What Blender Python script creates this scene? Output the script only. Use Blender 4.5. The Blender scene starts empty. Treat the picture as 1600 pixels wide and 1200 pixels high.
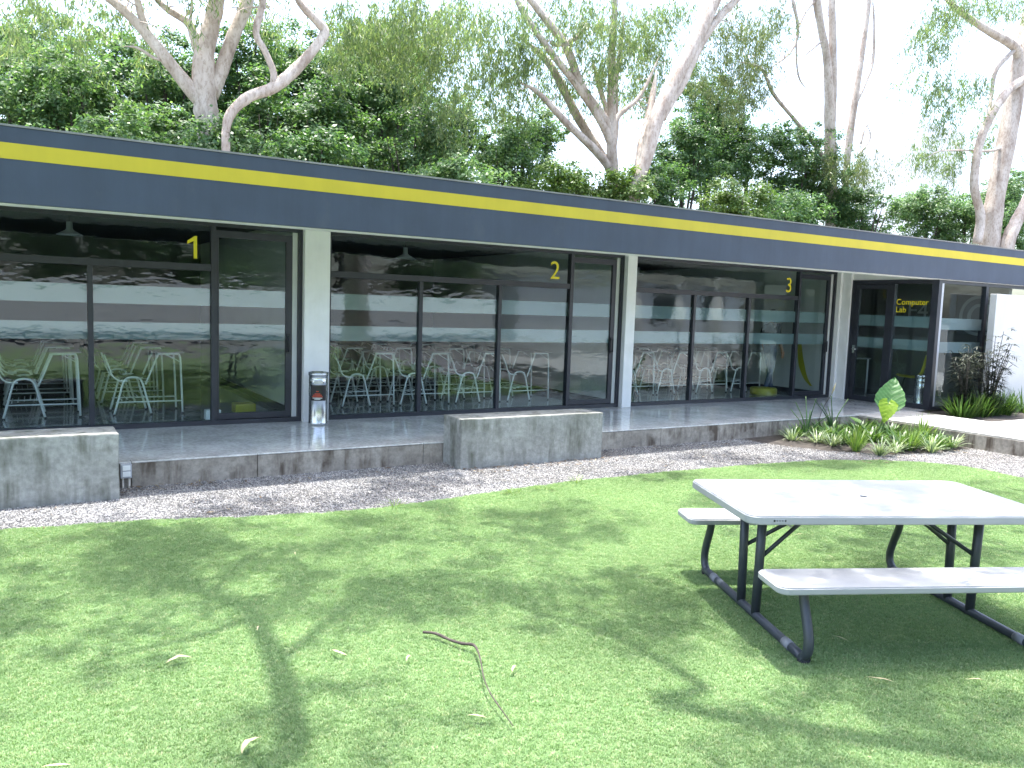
import bpy, bmesh, math, random
import numpy as np
from mathutils import Vector, Matrix

S = bpy.context.scene
C = S.collection
rad = math.radians
PI = math.pi

# ------------------------------------------------------------------ camera
FPX, YAW, PITCH, ROLL = 1260.2, 0.54876, -0.09542, 0.03402
CAM = Vector((0.0, -10.257, 1.562))
_f = Vector((math.sin(YAW)*math.cos(PITCH), math.cos(YAW)*math.cos(PITCH), math.sin(PITCH)))
_r = Vector((math.cos(YAW), -math.sin(YAW), 0)); _u = _r.cross(_f)
_r2 = _r*math.cos(ROLL)+_u*math.sin(ROLL); _u2 = -_r*math.sin(ROLL)+_u*math.cos(ROLL)
cam = bpy.data.cameras.new('camera'); camo = bpy.data.objects.new('camera', cam); C.objects.link(camo)
cam.sensor_width = 36; cam.lens = FPX/1600*36; cam.clip_end = 3000; cam.clip_start = 0.05
camo.matrix_world = Matrix(((_r2.x, _u2.x, -_f.x, CAM.x), (_r2.y, _u2.y, -_f.y, CAM.y), (_r2.z, _u2.z, -_f.z, CAM.z), (0, 0, 0, 1)))
S.camera = camo
# ------------------------------------------------------------------ sky, sun, exposure
SUN_TILT = rad(7.4)
W = bpy.data.worlds.new('World'); S.world = W; W.use_nodes = True
nt = W.node_tree; bg = nt.nodes['Background']
sky = nt.nodes.new('ShaderNodeTexSky'); sky.sky_type = 'NISHITA'; sky.sun_disc = False
sky.sun_elevation = rad(90)-SUN_TILT; sky.sun_rotation = 0.0
sky.air_density = 1.0; sky.dust_density = 4.0; sky.ozone_density = 1.0
nt.links.new(sky.outputs[0], bg.inputs[0]); bg.inputs[1].default_value = 0.15
sun = bpy.data.lights.new('sun', 'SUN'); sun.energy = 2.4; sun.angle = rad(0.53); sun.color = (1, 0.98, 0.94)
suno = bpy.data.objects.new('sun', sun); C.objects.link(suno); suno.location = (0, 4, 30)
suno.rotation_euler = (-SUN_TILT, 0, 0)
S.view_settings.view_transform = 'Standard'; S.view_settings.look = 'None'
S.view_settings.exposure = 2.4; S.view_settings.gamma = 1.0; S.view_settings.use_curve_mapping = False
S.cycles.max_bounces = 8; S.cycles.transparent_max_bounces = 24; S.cycles.diffuse_bounces = 4
S.cycles.glossy_bounces = 5; S.cycles.sample_clamp_indirect = 8.0; S.cycles.use_denoising = True
S.cycles.caustics_reflective = False; S.cycles.caustics_refractive = False

G = -0.24        # level of gravel and lawn; the porch floor is z = 0, its glass front stands on y = 0

# photo pixel -> point in the place (for laying out against measured positions)
def ray(x, y): return _f+_r2*((x-800)/FPX)-_u2*((y-600)/FPX)
def on_z(x, y, z):
    d = ray(x, y); return CAM+d*((z-CAM.z)/d.z)
def on_y(x, y, Y):
    d = ray(x, y); return CAM+d*((Y-CAM.y)/d.y)

# ------------------------------------------------------------------ materials
MATS = {}
def nodes_of(name):
    m = bpy.data.materials.new(name); m.use_nodes = True
    t = m.node_tree; b = t.nodes['Principled BSDF']; MATS[name] = m
    return m, t, b
def N(t, typ, **kw):
    n = t.nodes.new('ShaderNode'+typ)
    for k, v in kw.items(): setattr(n, k, v)
    return n
def ramp(t, src, stops):
    r = N(t, 'ValToRGB'); el = r.color_ramp.elements
    while len(el) < len(stops): el.new(0.5)
    for e, (p, c) in zip(el, stops):
        e.position = p; e.color = (*c, 1) if len(c) == 3 else c
    t.links.new(src, r.inputs[0]); return r.outputs[0]
def noise(t, scale, detail=4, rough=0.55, vec=None, dim='3D'):
    n = N(t, 'TexNoise'); n.inputs['Scale'].default_value = scale
    n.inputs['Detail'].default_value = detail; n.inputs['Roughness'].default_value = rough
    if vec is not None: t.links.new(vec, n.inputs['Vector'])
    return n.outputs['Fac']
def pos(t, sx=1, sy=1, sz=1):
    g = N(t, 'NewGeometry'); m = N(t, 'Mapping'); m.inputs['Scale'].default_value = (sx, sy, sz)
    t.links.new(g.outputs['Position'], m.inputs['Vector']); return m.outputs['Vector']
def mixc(t, fac, a, b, mode='MIX'):
    m = N(t, 'Mix'); m.data_type = 'RGBA'; m.blend_type = mode
    for sock, v in ((m.inputs[0], fac), (m.inputs[6], a), (m.inputs[7], b)):
        if isinstance(v, (float, int)): sock.default_value = v
        elif isinstance(v, tuple): sock.default_value = (*v, 1)
        else: t.links.new(v, sock)
    return m.outputs[2]
def bump(t, b, h, strength=0.2, dist=0.01):
    n = N(t, 'Bump'); n.inputs['Strength'].default_value = strength; n.inputs['Distance'].default_value = dist
    t.links.new(h, n.inputs['Height']); t.links.new(n.outputs[0], b.inputs['Normal']); return n

def simple(name, col, rough=0.5, metal=0.0, var=0.12, scale=6.0, bmp=0.0, bscale=60, spec=0.5):
    m, t, b = nodes_of(name)
    v = noise(t, scale, 5, 0.6, pos(t))
    lo = tuple(c*(1-var) for c in col); hi = tuple(min(1, c*(1+var)) for c in col)
    t.links.new(ramp(t, v, [(0.3, lo), (0.7, hi)]), b.inputs['Base Color'])
    b.inputs['Roughness'].default_value = rough; b.inputs['Metallic'].default_value = metal
    b.inputs['Specular IOR Level'].default_value = spec
    if bmp: bump(t, b, noise(t, bscale, 4, 0.6, pos(t)), bmp, 0.004)
    return m

simple('frame_metal', (0.024, 0.027, 0.037), 0.42, 0.0, 0.15, 9)
simple('white_paint', (0.80, 0.81, 0.81), 0.6, 0, 0.05, 3, 0.15, 50)
simple('screen_wall_paint', (0.50, 0.51, 0.52), 0.6, 0, 0.06, 3, 0.15, 50)
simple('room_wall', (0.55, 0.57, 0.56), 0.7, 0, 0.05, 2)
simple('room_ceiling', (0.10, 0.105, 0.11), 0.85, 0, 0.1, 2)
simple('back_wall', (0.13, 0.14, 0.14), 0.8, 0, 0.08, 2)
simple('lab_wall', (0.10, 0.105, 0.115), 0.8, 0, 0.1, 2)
simple('fascia_paint', (0.039, 0.054, 0.085), 0.62, 0, 0.10, 2.2, 0.22, 90)
simple('yellow_paint', (0.52, 0.415, 0.018), 0.55, 0, 0.05, 2.5, 0.15, 90)
def weather(name, sx, sz, lo, hi, dirt=None):
    m = MATS[name]; t = m.node_tree; b = t.nodes['Principled BSDF']; old = b.inputs['Base Color'].links[0].from_socket
    f1 = ramp(t, noise(t, 1.0, 6, 0.65, pos(t, sx, sx, sz)), [(0.3, (lo,)*3), (0.7, (hi,)*3)])
    col = mixc(t, 1.0, old, f1, 'MULTIPLY')
    if dirt:
        f2 = ramp(t, noise(t, 2.0, 7, 0.7, pos(t, 1.4, 1.4, 1.0)), [(0.56, (0, 0, 0)), (0.80, (.55,)*3)])
        col = mixc(t, f2, col, dirt)
    t.links.new(col, b.inputs['Base Color'])
weather('fascia_paint', 5, .4, .88, 1.10, (0.075, 0.085, 0.10)); weather('yellow_paint', 5, .6, .94, 1.04); weather('white_paint', 5, .7, .94, 1.03, (0.64, 0.62, 0.57))
simple('yellow_vinyl', (0.78, 0.66, 0.02), 0.5, 0, 0.03)
simple('yellow_plastic', (0.40, 0.38, 0.03), 0.4, 0, 0.08)
simple('steel_white', (0.84, 0.87, 0.87), 0.35, 0, 0.05, 15)
simple('dark_plastic', (0.013, 0.014, 0.017), 0.45, 0, 0.2)
simple('desk_laminate', (0.30, 0.30, 0.31), 0.4, 0, 0.1)
simple('table_plastic', (0.31, 0.32, 0.33), 0.5, 0, 0.05, 5, 0.25, 240)
simple('table_tube', (0.040, 0.047, 0.060), 0.38, 0, 0.15, 10)
simple('tube_wrap', (0.20, 0.21, 0.235), 0.5, 0, 0.15, 10)
simple('chrome', (0.62, 0.64, 0.66), 0.22, 1.0, 0.06, 12)
simple('label_black', (0.012, 0.012, 0.014), 0.3, 0, 0.1)
simple('label_red', (0.50, 0.05, 0.02), 0.4, 0, 0.05)
simple('label_pale', (0.55, 0.55, 0.5), 0.4, 0, 0.05)
simple('grey_box', (0.42, 0.44, 0.48), 0.45, 0, 0.08)
simple('pipe_cream', (0.60, 0.55, 0.48), 0.5, 0, 0.1)
simple('bark_brown', (0.055, 0.043, 0.036), 0.85, 0, 0.4, 25, 0.5, 120)
simple('stem_green', (0.09, 0.16, 0.04), 0.5, 0, 0.3, 20)
simple('stem_dark', (0.045, 0.04, 0.035), 0.7, 0, 0.3, 20)
simple('soil', (0.045, 0.038, 0.032), 0.95, 0, 0.5, 12, 0.8, 40)
simple('white_cloth', (0.78, 0.78, 0.76), 0.8, 0, 0.05)
simple('roof_felt', (0.22, 0.22, 0.22), 0.9, 0, 0.2, 2)
simple('far_building', (0.78, 0.79, 0.80), 0.8, 0, 0.06, 0.6)
simple('far_window', (0.05, 0.06, 0.075), 0.15, 0, 0.1)
simple('denim', (0.05, 0.085, 0.16), 0.9, 0, 0.25, 14)
simple('dark_shirt', (0.02, 0.021, 0.025), 0.9, 0, 0.2)
simple('skin', (0.36, 0.20, 0.13), 0.55, 0, 0.08)
simple('hair', (0.012, 0.010, 0.009), 0.5, 0, 0.2)
simple('mural_grey', (0.16, 0.18, 0.19), 0.7, 0, 0.05)
simple('mural_pale', (0.42, 0.46, 0.47), 0.7, 0, 0.05)
simple('sandstone', (0.42, 0.35, 0.26), 0.9, 0, 0.2, 10, 0.5, 40)

def concrete(name, base, stain, rough=0.75, polish=False, streak=True):
    m, t, b = nodes_of(name)
    p = pos(t)
    c1 = ramp(t, noise(t, 2.3, 7, 0.62, p), [(0.28, tuple(c*0.70 for c in base)), (0.55, base), (0.78, tuple(min(1, c*1.22) for c in base))])
    c2 = ramp(t, noise(t, 22, 5, 0.65, p), [(0.35, (0.74,)*3), (0.62, (1.06,)*3)])
    col = mixc(t, 1.0, c1, c2, 'MULTIPLY')
    if streak:
        s = ramp(t, noise(t, 1.0, 6, 0.6, pos(t, 7, 7, 1.1)), [(0.44, (0, 0, 0)), (0.62, (1, 1, 1))])
        s2 = ramp(t, noise(t, 3.1, 4, 0.6, p), [(0.38, (0, 0, 0)), (0.58, (1, 1, 1))])
        f = mixc(t, 1.0, s, s2, 'MULTIPLY')
        col = mixc(t, f, col, stain)
    t.links.new(col, b.inputs['Base Color'])
    if polish:
        r = ramp(t, noise(t, 1.6, 5, 0.6, p), [(0.3, (0.03,)*3), (0.7, (0.10,)*3)])
        t.links.new(r, b.inputs['Roughness']); b.inputs['Specular IOR Level'].default_value = 0.9
        bump(t, b, noise(t, 1.1, 3, 0.5, p), 0.04, 0.01)
    else:
        b.inputs['Roughness'].default_value = rough
        bump(t, b, noise(t, 45, 6, 0.7, p), 0.35, 0.008)
    return m
concrete('polished_concrete', (0.70, 0.70, 0.675), (0.1, 0.1, 0.1), polish=True, streak=False)
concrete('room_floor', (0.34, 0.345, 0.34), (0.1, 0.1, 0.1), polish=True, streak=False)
concrete('bench_concrete', (0.34, 0.345, 0.32), (0.115, 0.12, 0.095))
concrete('edge_concrete', (0.37, 0.335, 0.285), (0.09, 0.068, 0.05))
concrete('far_paving', (0.20, 0.20, 0.19), (0.12, 0.12, 0.11), streak=False)
concrete('path_concrete', (0.50, 0.49, 0.46), (0.3, 0.28, 0.24), rough=0.6, streak=False)

# gravel bed and stones
m, t, b = nodes_of('gravel_bed')
t.links.new(ramp(t, noise(t, 70, 4, 0.7, pos(t)), [(0.3, (0.10, 0.10, 0.11)), (0.7, (0.40, 0.395, 0.40))]), b.inputs['Base Color'])
b.inputs['Roughness'].default_value = 0.95; bump(t, b, noise(t, 90, 4, 0.6, pos(t)), 0.8, 0.015)
m, t, b = nodes_of('gravel_stone')
oi = N(t, 'ObjectInfo')
cst = ramp(t, oi.outputs['Random'], [(0.0, (0.09, 0.088, 0.088)), (0.45, (0.20, 0.197, 0.192)), (0.8, (0.31, 0.303, 0.292)), (1.0, (0.46, 0.445, 0.42))])
t.links.new(mixc(t, 1.0, cst, ramp(t, noise(t, 1.4, 4, 0.6, pos(t)), [(0.3, (0.68, 0.66, 0.63)), (0.7, (1.1, 1.1, 1.1))]), 'MULTIPLY'), b.inputs['Base Color'])
b.inputs['Roughness'].default_value = 0.9
# turf
m, t, b = nodes_of('turf_base')
t.links.new(ramp(t, noise(t, 160, 3, 0.7, pos(t)), [(0.3, (0.14, 0.22, 0.095)), (0.7, (0.22, 0.32, 0.145))]), b.inputs['Base Color'])
b.inputs['Roughness'].default_value = 0.9; bump(t, b, noise(t, 160, 3, 0.7, pos(t)), 0.8, 0.02)

def leafmat(name, stops, trans=0.35, rough=0.45, island=True, spec=0.4):
    m, t, b = nodes_of(name)
    g = N(t, 'NewGeometry') if island else N(t, 'ObjectInfo')
    src = g.outputs['Random Per Island'] if island else g.outputs['Random']
    col = ramp(t, src, stops)
    col = mixc(t, 1.0, col, ramp(t, noise(t, 0.7, 3, 0.5, pos(t)), [(0.3, (0.78, 0.80, 0.74)), (0.7, (1.14, 1.12, 1.1))]), 'MULTIPLY')
    t.links.new(col, b.inputs['Base Color']); b.inputs['Roughness'].default_value = rough
    b.inputs['Specular IOR Level'].default_value = spec
    tr = N(t, 'BsdfTranslucent'); t.links.new(mixc(t, 1.0, col, (1.25, 1.35, 0.7), 'MULTIPLY'), tr.inputs['Color'])
    mx = N(t, 'MixShader'); mx.inputs[0].default_value = trans
    out = t.nodes['Material Output']
    t.links.new(b.outputs[0], mx.inputs[1]); t.links.new(tr.outputs[0], mx.inputs[2]); t.links.new(mx.outputs[0], out.inputs[0])
    return m
leafmat('turf_blade', [(0, (0.155, 0.265, 0.105)), (0.5, (0.22, 0.345, 0.148)), (0.85, (0.285, 0.40, 0.195)), (1, (0.41, 0.45, 0.26))], 0.25, 0.5, island=False, spec=0.35)
leafmat('leaf_dark', [(0, (0.045, 0.105, 0.045)), (0.6, (0.08, 0.165, 0.062)), (1, (0.15, 0.24, 0.08))], 0.42, 0.42, spec=0.45)
leafmat('leaf_mid', [(0, (0.06, 0.135, 0.06)), (0.6, (0.11, 0.20, 0.085)), (1, (0.19, 0.285, 0.12))], 0.46, 0.44, spec=0.45)
leafmat('leaf_bright', [(0, (0.07, 0.14, 0.035)), (0.6, (0.12, 0.20, 0.05)), (1, (0.19, 0.26, 0.07))], 0.4, 0.4)
leafmat('leaf_gum', [(0, (0.105, 0.165, 0.085)), (0.6, (0.17, 0.24, 0.12)), (1, (0.28, 0.32, 0.16))], 0.52, 0.42)
leafmat('leaf_gum_grey', [(0, (0.09, 0.13, 0.07)), (0.6, (0.13, 0.175, 0.085)), (1, (0.21, 0.23, 0.10))], 0.45, 0.42)
leafmat('leaf_pale', [(0, (0.10, 0.16, 0.08)), (0.5, (0.24, 0.31, 0.20)), (1, (0.46, 0.50, 0.38))], 0.3, 0.45)
leafmat('leaf_strap', [(0, (0.035, 0.085, 0.02)), (0.6, (0.07, 0.14, 0.035)), (1, (0.13, 0.20, 0.05))], 0.3, 0.4)
leafmat('leaf_aralia', [(0, (0.020, 0.028, 0.020)), (1, (0.05, 0.06, 0.04))], 0.15, 0.5)
leafmat('dry_leaf', [(0, (0.46, 0.40, 0.24)), (1, (0.60, 0.52, 0.34))], 0.2, 0.6)
# elephant ear leaf: veins run from the midrib
def earmat(name, base, vein):
    m, t, b = nodes_of(name)
    tc = N(t, 'TexCoord'); sx = N(t, 'SeparateXYZ'); t.links.new(tc.outputs['Object'], sx.inputs[0])
    ab = N(t, 'Math', operation='ABSOLUTE'); t.links.new(sx.outputs['X'], ab.inputs[0])
    ma = N(t, 'Math', operation='MULTIPLY'); ma.inputs[1].default_value = 0.9; t.links.new(ab.outputs[0], ma.inputs[0])
    su = N(t, 'Math', operation='SUBTRACT'); t.links.new(sx.outputs['Y'], su.inputs[0]); t.links.new(ma.outputs[0], su.inputs[1])
    sc = N(t, 'Math', operation='MULTIPLY'); sc.inputs[1].default_value = 95.0; t.links.new(su.outputs[0], sc.inputs[0])
    si = N(t, 'Math', operation='SINE'); t.links.new(sc.outputs[0], si.inputs[0])
    col = ramp(t, si.outputs[0], [(0.0, base), (0.86, base), (0.97, vein)])
    t.links.new(mixc(t, 1.0, col, ramp(t, noise(t, 14, 5, .6, pos(t)), [(0.3, (.65, .7, .6)), (0.7, (1.1, 1.08, 1.05))]), 'MULTIPLY'), b.inputs['Base Color']); b.inputs['Roughness'].default_value = 0.5
    tr = N(t, 'BsdfTranslucent'); t.links.new(mixc(t, 1.0, col, (1.4, 1.5, 0.5), 'MULTIPLY'), tr.inputs['Color'])
    mx = N(t, 'MixShader'); mx.inputs[0].default_value = 0.45
    t.links.new(b.outputs[0], mx.inputs[1]); t.links.new(tr.outputs[0], mx.inputs[2]); t.links.new(mx.outputs[0], t.nodes['Material Output'].inputs[0])
earmat('ear_leaf', (0.045, 0.15, 0.045), (0.13, 0.27, 0.11))
earmat('ear_leaf_young', (0.22, 0.36, 0.02), (0.30, 0.42, 0.05))

# gum bark
m, t, b = nodes_of('gum_bark')
p = pos(t, 1, 1, 0.35)
c1 = ramp(t, noise(t, 3.0, 6, 0.6, p), [(0.30, (0.28, 0.215, 0.17)), (0.5, (0.47, 0.40, 0.34)), (0.72, (0.61, 0.55, 0.49))])
c2 = ramp(t, noise(t, 16, 5, 0.7, pos(t, 1, 1, 0.5)), [(0.30, (0.55, 0.50, 0.46)), (0.52, (1, 1, 1))])
t.links.new(mixc(t, 1.0, c1, c2, 'MULTIPLY'), b.inputs['Base Color']); b.inputs['Roughness'].default_value = 0.8
bump(t, b, noise(t, 14, 6, 0.65, pos(t, 1, 1, 0.6)), 0.5, 0.03)

# window glass: clear, greenish, Schlick reflection, slightly wavy
def glassmat(name, tint, r0, wav):
    m, t, b = nodes_of(name); t.nodes.remove(b)
    lw = N(t, 'LayerWeight'); lw.inputs['Blend'].default_value = 0.5
    pw = N(t, 'Math', operation='POWER'); pw.inputs[1].default_value = 5.0; t.links.new(lw.outputs['Facing'], pw.inputs[0])
    mu = N(t, 'Math', operation='MULTIPLY_ADD'); mu.inputs[1].default_value = 1-r0; mu.inputs[2].default_value = r0
    t.links.new(pw.outputs[0], mu.inputs[0])
    tp = N(t, 'BsdfTransparent'); tp.inputs[0].default_value = (*tint, 1)
    gl = N(t, 'BsdfGlossy'); gl.inputs['Roughness'].default_value = 0.0; gl.inputs['Color'].default_value = (0.93, 0.97, 1.0, 1)
    bm = N(t, 'Bump'); bm.inputs['Strength'].default_value = wav; bm.inputs['Distance'].default_value = 0.02
    t.links.new(noise(t, 1.0, 3.5, 0.55, pos(t, 1.6, 1.0, 3.6)), bm.inputs['Height']); t.links.new(bm.outputs[0], gl.inputs['Normal'])
    mx = N(t, 'MixShader'); t.links.new(mu.outputs[0], mx.inputs[0]); t.links.new(tp.outputs[0], mx.inputs[1]); t.links.new(gl.outputs[0], mx.inputs[2])
    t.links.new(mx.outputs[0], t.nodes['Material Output'].inputs[0])
glassmat('window_glass', (0.92, 0.965, 0.96), 0.036, 0.17)
# frosted film: milky translucent
m, t, b = nodes_of('frosted_film'); t.nodes.remove(b)
d = N(t, 'BsdfDiffuse'); d.inputs[0].default_value = (0.29, 0.39, 0.41, 1)
tl = N(t, 'BsdfTranslucent'); tl.inputs[0].default_value = (0.34, 0.46, 0.48, 1)
tp = N(t, 'BsdfTransparent'); tp.inputs[0].default_value = (0.8, 0.92, 0.93, 1)
gl = N(t, 'BsdfGlossy'); gl.inputs['Roughness'].default_value = 0.03
a1 = N(t, 'MixShader'); a1.inputs[0].default_value = 0.4; t.links.new(d.outputs[0], a1.inputs[1]); t.links.new(tl.outputs[0], a1.inputs[2])
a2 = N(t, 'MixShader'); a2.inputs[0].default_value = 0.36; t.links.new(a1.outputs[0], a2.inputs[1]); t.links.new(tp.outputs[0], a2.inputs[2])
a3 = N(t, 'MixShader'); a3.inputs[0].default_value = 0.10; t.links.new(a2.outputs[0], a3.inputs[1]); t.links.new(gl.outputs[0], a3.inputs[2])
t.links.new(a3.outputs[0], t.nodes['Material Output'].inputs[0])
# table top: worn plastic with a round grey stain
m = simple('table_top', (0.30, 0.31, 0.32), 0.42, 0, 0.05, 5, 0.3, 220)
t = m.node_tree; b = t.nodes['Principled BSDF']
tc = N(t, 'TexCoord'); mp = N(t, 'Mapping'); mp.inputs['Location'].default_value = (-0.67, -0.22, 0); t.links.new(tc.outputs['Object'], mp.inputs[0])
gr = N(t, 'Vector' + 'Math', operation='LENGTH'); t.links.new(mp.outputs[0], gr.inputs[0])
old = b.inputs['Base Color'].links[0].from_socket
t.links.new(mixc(t, ramp(t, gr.outputs['Value'], [(0.155, (1, 1, 1)), (0.17, (0, 0, 0))]), old, (0.22, 0.22, 0.215)), b.inputs['Base Color'])

# ------------------------------------------------------------------ mesh helpers
def link(o, parent=None):
    C.objects.link(o)
    if parent is not None: o.parent = parent
    return o
def tag(o, label=None, cat=None, group=None, kind=None):
    if label: o['label'] = label
    if cat: o['category'] = cat
    if group: o['group'] = group
    if kind: o['kind'] = kind
    return o
def empty(name, loc=(0, 0, 0), rz=0.0, parent=None):
    o = bpy.data.objects.new(name, None); o.location = loc; o.rotation_euler = (0, 0, rz); o.empty_display_size = 0.1
    return link(o, parent)
class MB:
    def __init__(s): s.v = []; s.f = []; s.sm = []
    def box(s, x0, x1, y0, y1, z0, z1):
        n = len(s.v)
        s.v += [(x0, y0, z0), (x1, y0, z0), (x1, y1, z0), (x0, y1, z0), (x0, y0, z1), (x1, y0, z1), (x1, y1, z1), (x0, y1, z1)]
        for q in ((0, 3, 2, 1), (4, 5, 6, 7), (0, 1, 5, 4), (1, 2, 6, 5), (2, 3, 7, 6), (3, 0, 4, 7)):
            s.f.append(tuple(n+i for i in q)); s.sm.append(False)
        return s
    def tube(s, pts, r, k=8, cap=True, flat=False):
        pts = [Vector(p) for p in pts]; rs = r if isinstance(r, (list, tuple)) else [r]*len(pts)
        n0 = len(s.v); prev = None
        for i, p in enumerate(pts):
            d = (pts[min(i+1, len(pts)-1)]-pts[max(i-1, 0)])
            if d.length < 1e-9: d = Vector((0, 0, 1))
            d.normalize()
            if prev is None:
                a = Vector((1, 0, 0)) if abs(d.x) < 0.8 else Vector((0, 1, 0))
                a = (a-d*a.dot(d)).normalized()
            else:
                a = (prev-d*prev.dot(d))
                a = a.normalized() if a.length > 1e-6 else d.orthogonal().normalized()
            prev = a; bb = d.cross(a)
            for j in range(k):
                q = p+(a*math.cos(2*PI*j/k)+bb*math.sin(2*PI*j/k))*rs[i]; s.v.append(tuple(q))
        for i in range(len(pts)-1):
            for j in range(k):
                a0 = n0+i*k+j; a1 = n0+i*k+(j+1) % k
                s.f.append((a0, a1, a1+k, a0+k)); s.sm.append(not flat)
        if cap:
            s.f.append(tuple(n0+j for j in reversed(range(k)))); s.sm.append(False)
            e = n0+(len(pts)-1)*k; s.f.append(tuple(e+j for j in range(k))); s.sm.append(False)
        return s
    def lathe(s, prof, k=24, c=(0, 0, 0)):
        n0 = len(s.v)
        for (r, z) in prof:
            for j in range(k): s.v.append((c[0]+r*math.cos(2*PI*j/k), c[1]+r*math.sin(2*PI*j/k), c[2]+z))
        for i in range(len(prof)-1):
            for j in range(k):
                a0 = n0+i*k+j; a1 = n0+i*k+(j+1) % k
                s.f.append((a0, a1, a1+k, a0+k)); s.sm.append(True)
        return s
    def prism(s, poly, z0, z1):
        n = len(s.v); k = len(poly)
        s.v += [(x, y, z0) for x, y in poly]+[(x, y, z1) for x, y in poly]
        s.f.append(tuple(n+i for i in reversed(range(k)))); s.f.append(tuple(n+k+i for i in range(k))); s.sm += [False, False]
        for i in range(k):
            j = (i+1) % k; s.f.append((n+i, n+j, n+k+j, n+k+i)); s.sm.append(False)
        return s
    def strip(s, pts, wid, side):
        n = len(s.v)
        for p, w in zip(pts, wid):
            p = Vector(p); q = Vector(side)*w; s.v += [tuple(p-q), tuple(p+q)]
        for i in range(len(pts)-1):
            a = n+2*i; s.f.append((a, a+1, a+3, a+2)); s.sm.append(True)
        return s
    def mesh(s, name):
        me = bpy.data.meshes.new(name); me.from_pydata(s.v, [], s.f); me.polygons.foreach_set('use_smooth', s.sm); me.update(); return me
    def build(s, name, mat, parent=None, bevel=0.0, loc=None):
        me = s.mesh(name)
        if bevel:
            bm = bmesh.new(); bm.from_mesh(me)
            bmesh.ops.bevel(bm, geom=list(bm.edges), offset=bevel, segments=2, affect='EDGES', profile=0.5, clamp_overlap=True)
            bm.to_mesh(me); bm.free()
        me.materials.append(MATS[mat]); o = bpy.data.objects.new(name, me)
        if loc: o.location = loc
        return link(o, parent)
def box(name, mat, x0, x1, y0, y1, z0, z1, parent=None, bevel=0.0):
    return MB().box(min(x0, x1), max(x0, x1), min(y0, y1), max(y0, y1), min(z0, z1), max(z0, z1)).build(name, mat, parent, bevel)
def smooth(pts, per=5):
    """Catmull-Rom through points of any length (position + radius ...)."""
    P = [np.array(p, float) for p in pts]; P = [2*P[0]-P[1]]+P+[2*P[-1]-P[-2]]; out = []
    for i in range(1, len(P)-2):
        for k in range(per):
            t = k/per; a, b_, c, d = P[i-1], P[i], P[i+1], P[i+2]
            out.append(0.5*(2*b_+(c-a)*t+(2*a-5*b_+4*c-d)*t*t+(3*b_-a-3*c+d)*t**3))
    out.append(P[-2]); return out
def np_mesh(name, V, nper, mat):
    """V: (n, nper, 3) separate faces of nper corners."""
    n = V.shape[0]; me = bpy.data.meshes.new(name)
    me.vertices.add(n*nper); me.vertices.foreach_set('co', V.reshape(-1).astype(np.float32))
    me.loops.add(n*nper); me.loops.foreach_set('vertex_index', np.arange(n*nper, dtype=np.int32))
    me.polygons.add(n); me.polygons.foreach_set('loop_start', np.arange(0, n*nper, nper, dtype=np.int32))
    me.polygons.foreach_set('loop_total', np.full(n, nper, dtype=np.int32))
    me.update(calc_edges=True); me.materials.append(MATS[mat]); return me
def copy_tree(o, parent=None):
    c = o.copy(); C.objects.link(c); c.parent = parent
    for ch in list(o.children): copy_tree(ch, c)
    return c
def text(name, body, mat, size, parent, loc, rot=(PI/2, 0, 0), ext=0.001, ls=1.0):
    cu = bpy.data.curves.new(name, 'FONT'); cu.body = body; cu.size = size; cu.extrude = ext; cu.space_line = ls
    cu.materials.append(MATS[mat]); o = bpy.data.objects.new(name, cu); o.location = loc; o.rotation_euler = rot
    return link(o, parent)

# ================================================================== SETTING
tag(box('ground', 'far_paving', -400, 400, -400, 400, -1.2, -0.30), kind='structure')
gb = tag(box('gravel_bed', 'gravel_bed', -16, 11.65, -17.2, -2.05, -0.298, G-0.004), kind='structure')
EDGE = [(-16, -3.0), (-3, -3.05)]+[tuple(on_z(x, y, G).xy) for x, y in
        [(0, 828), (100, 822), (200, 815), (400, 808), (500, 802), (600, 793), (700, 780), (800, 765), (900, 752), (1000, 742), (1100, 733),
         (1200, 725), (1300, 719), (1380, 720), (1440, 723), (1500, 728), (1550, 737), (1600, 748)]]+[(9.85, -6.3), (9.9, -8), (10.2, -17)]
rng = random.Random(5)
edge2 = []
for (a, b_) in zip(EDGE[:-1], EDGE[1:]):
    L = max(2, int(math.dist(a, b_)/0.12)) if abs(a[0]) < 12 and a[1] > -9 else 2
    for k in range(L):
        s_ = k/L; j = rng.uniform(-.02, .02) if L > 2 else 0
        edge2.append((a[0]+(b_[0]-a[0])*s_+j, a[1]+(b_[1]-a[1])*s_+j))
edge2.append(EDGE[-1])
poly = edge2+[(-16, -17)]
poly = poly[::-1]
def sheet(name, mat, poly, z):
    me = bpy.data.meshes.new(name); bm = bmesh.new()
    f = bm.faces.new([bm.verts.new((x, y, z)) for x, y in poly]); bmesh.ops.triangulate(bm, faces=[f]); bm.to_mesh(me); bm.free()
    me.materials.append(MATS[mat]); return link(bpy.data.objects.new(name, me))
lawn = tag(sheet('lawn', 'turf_base', poly, G+0.001), kind='structure')

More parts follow.
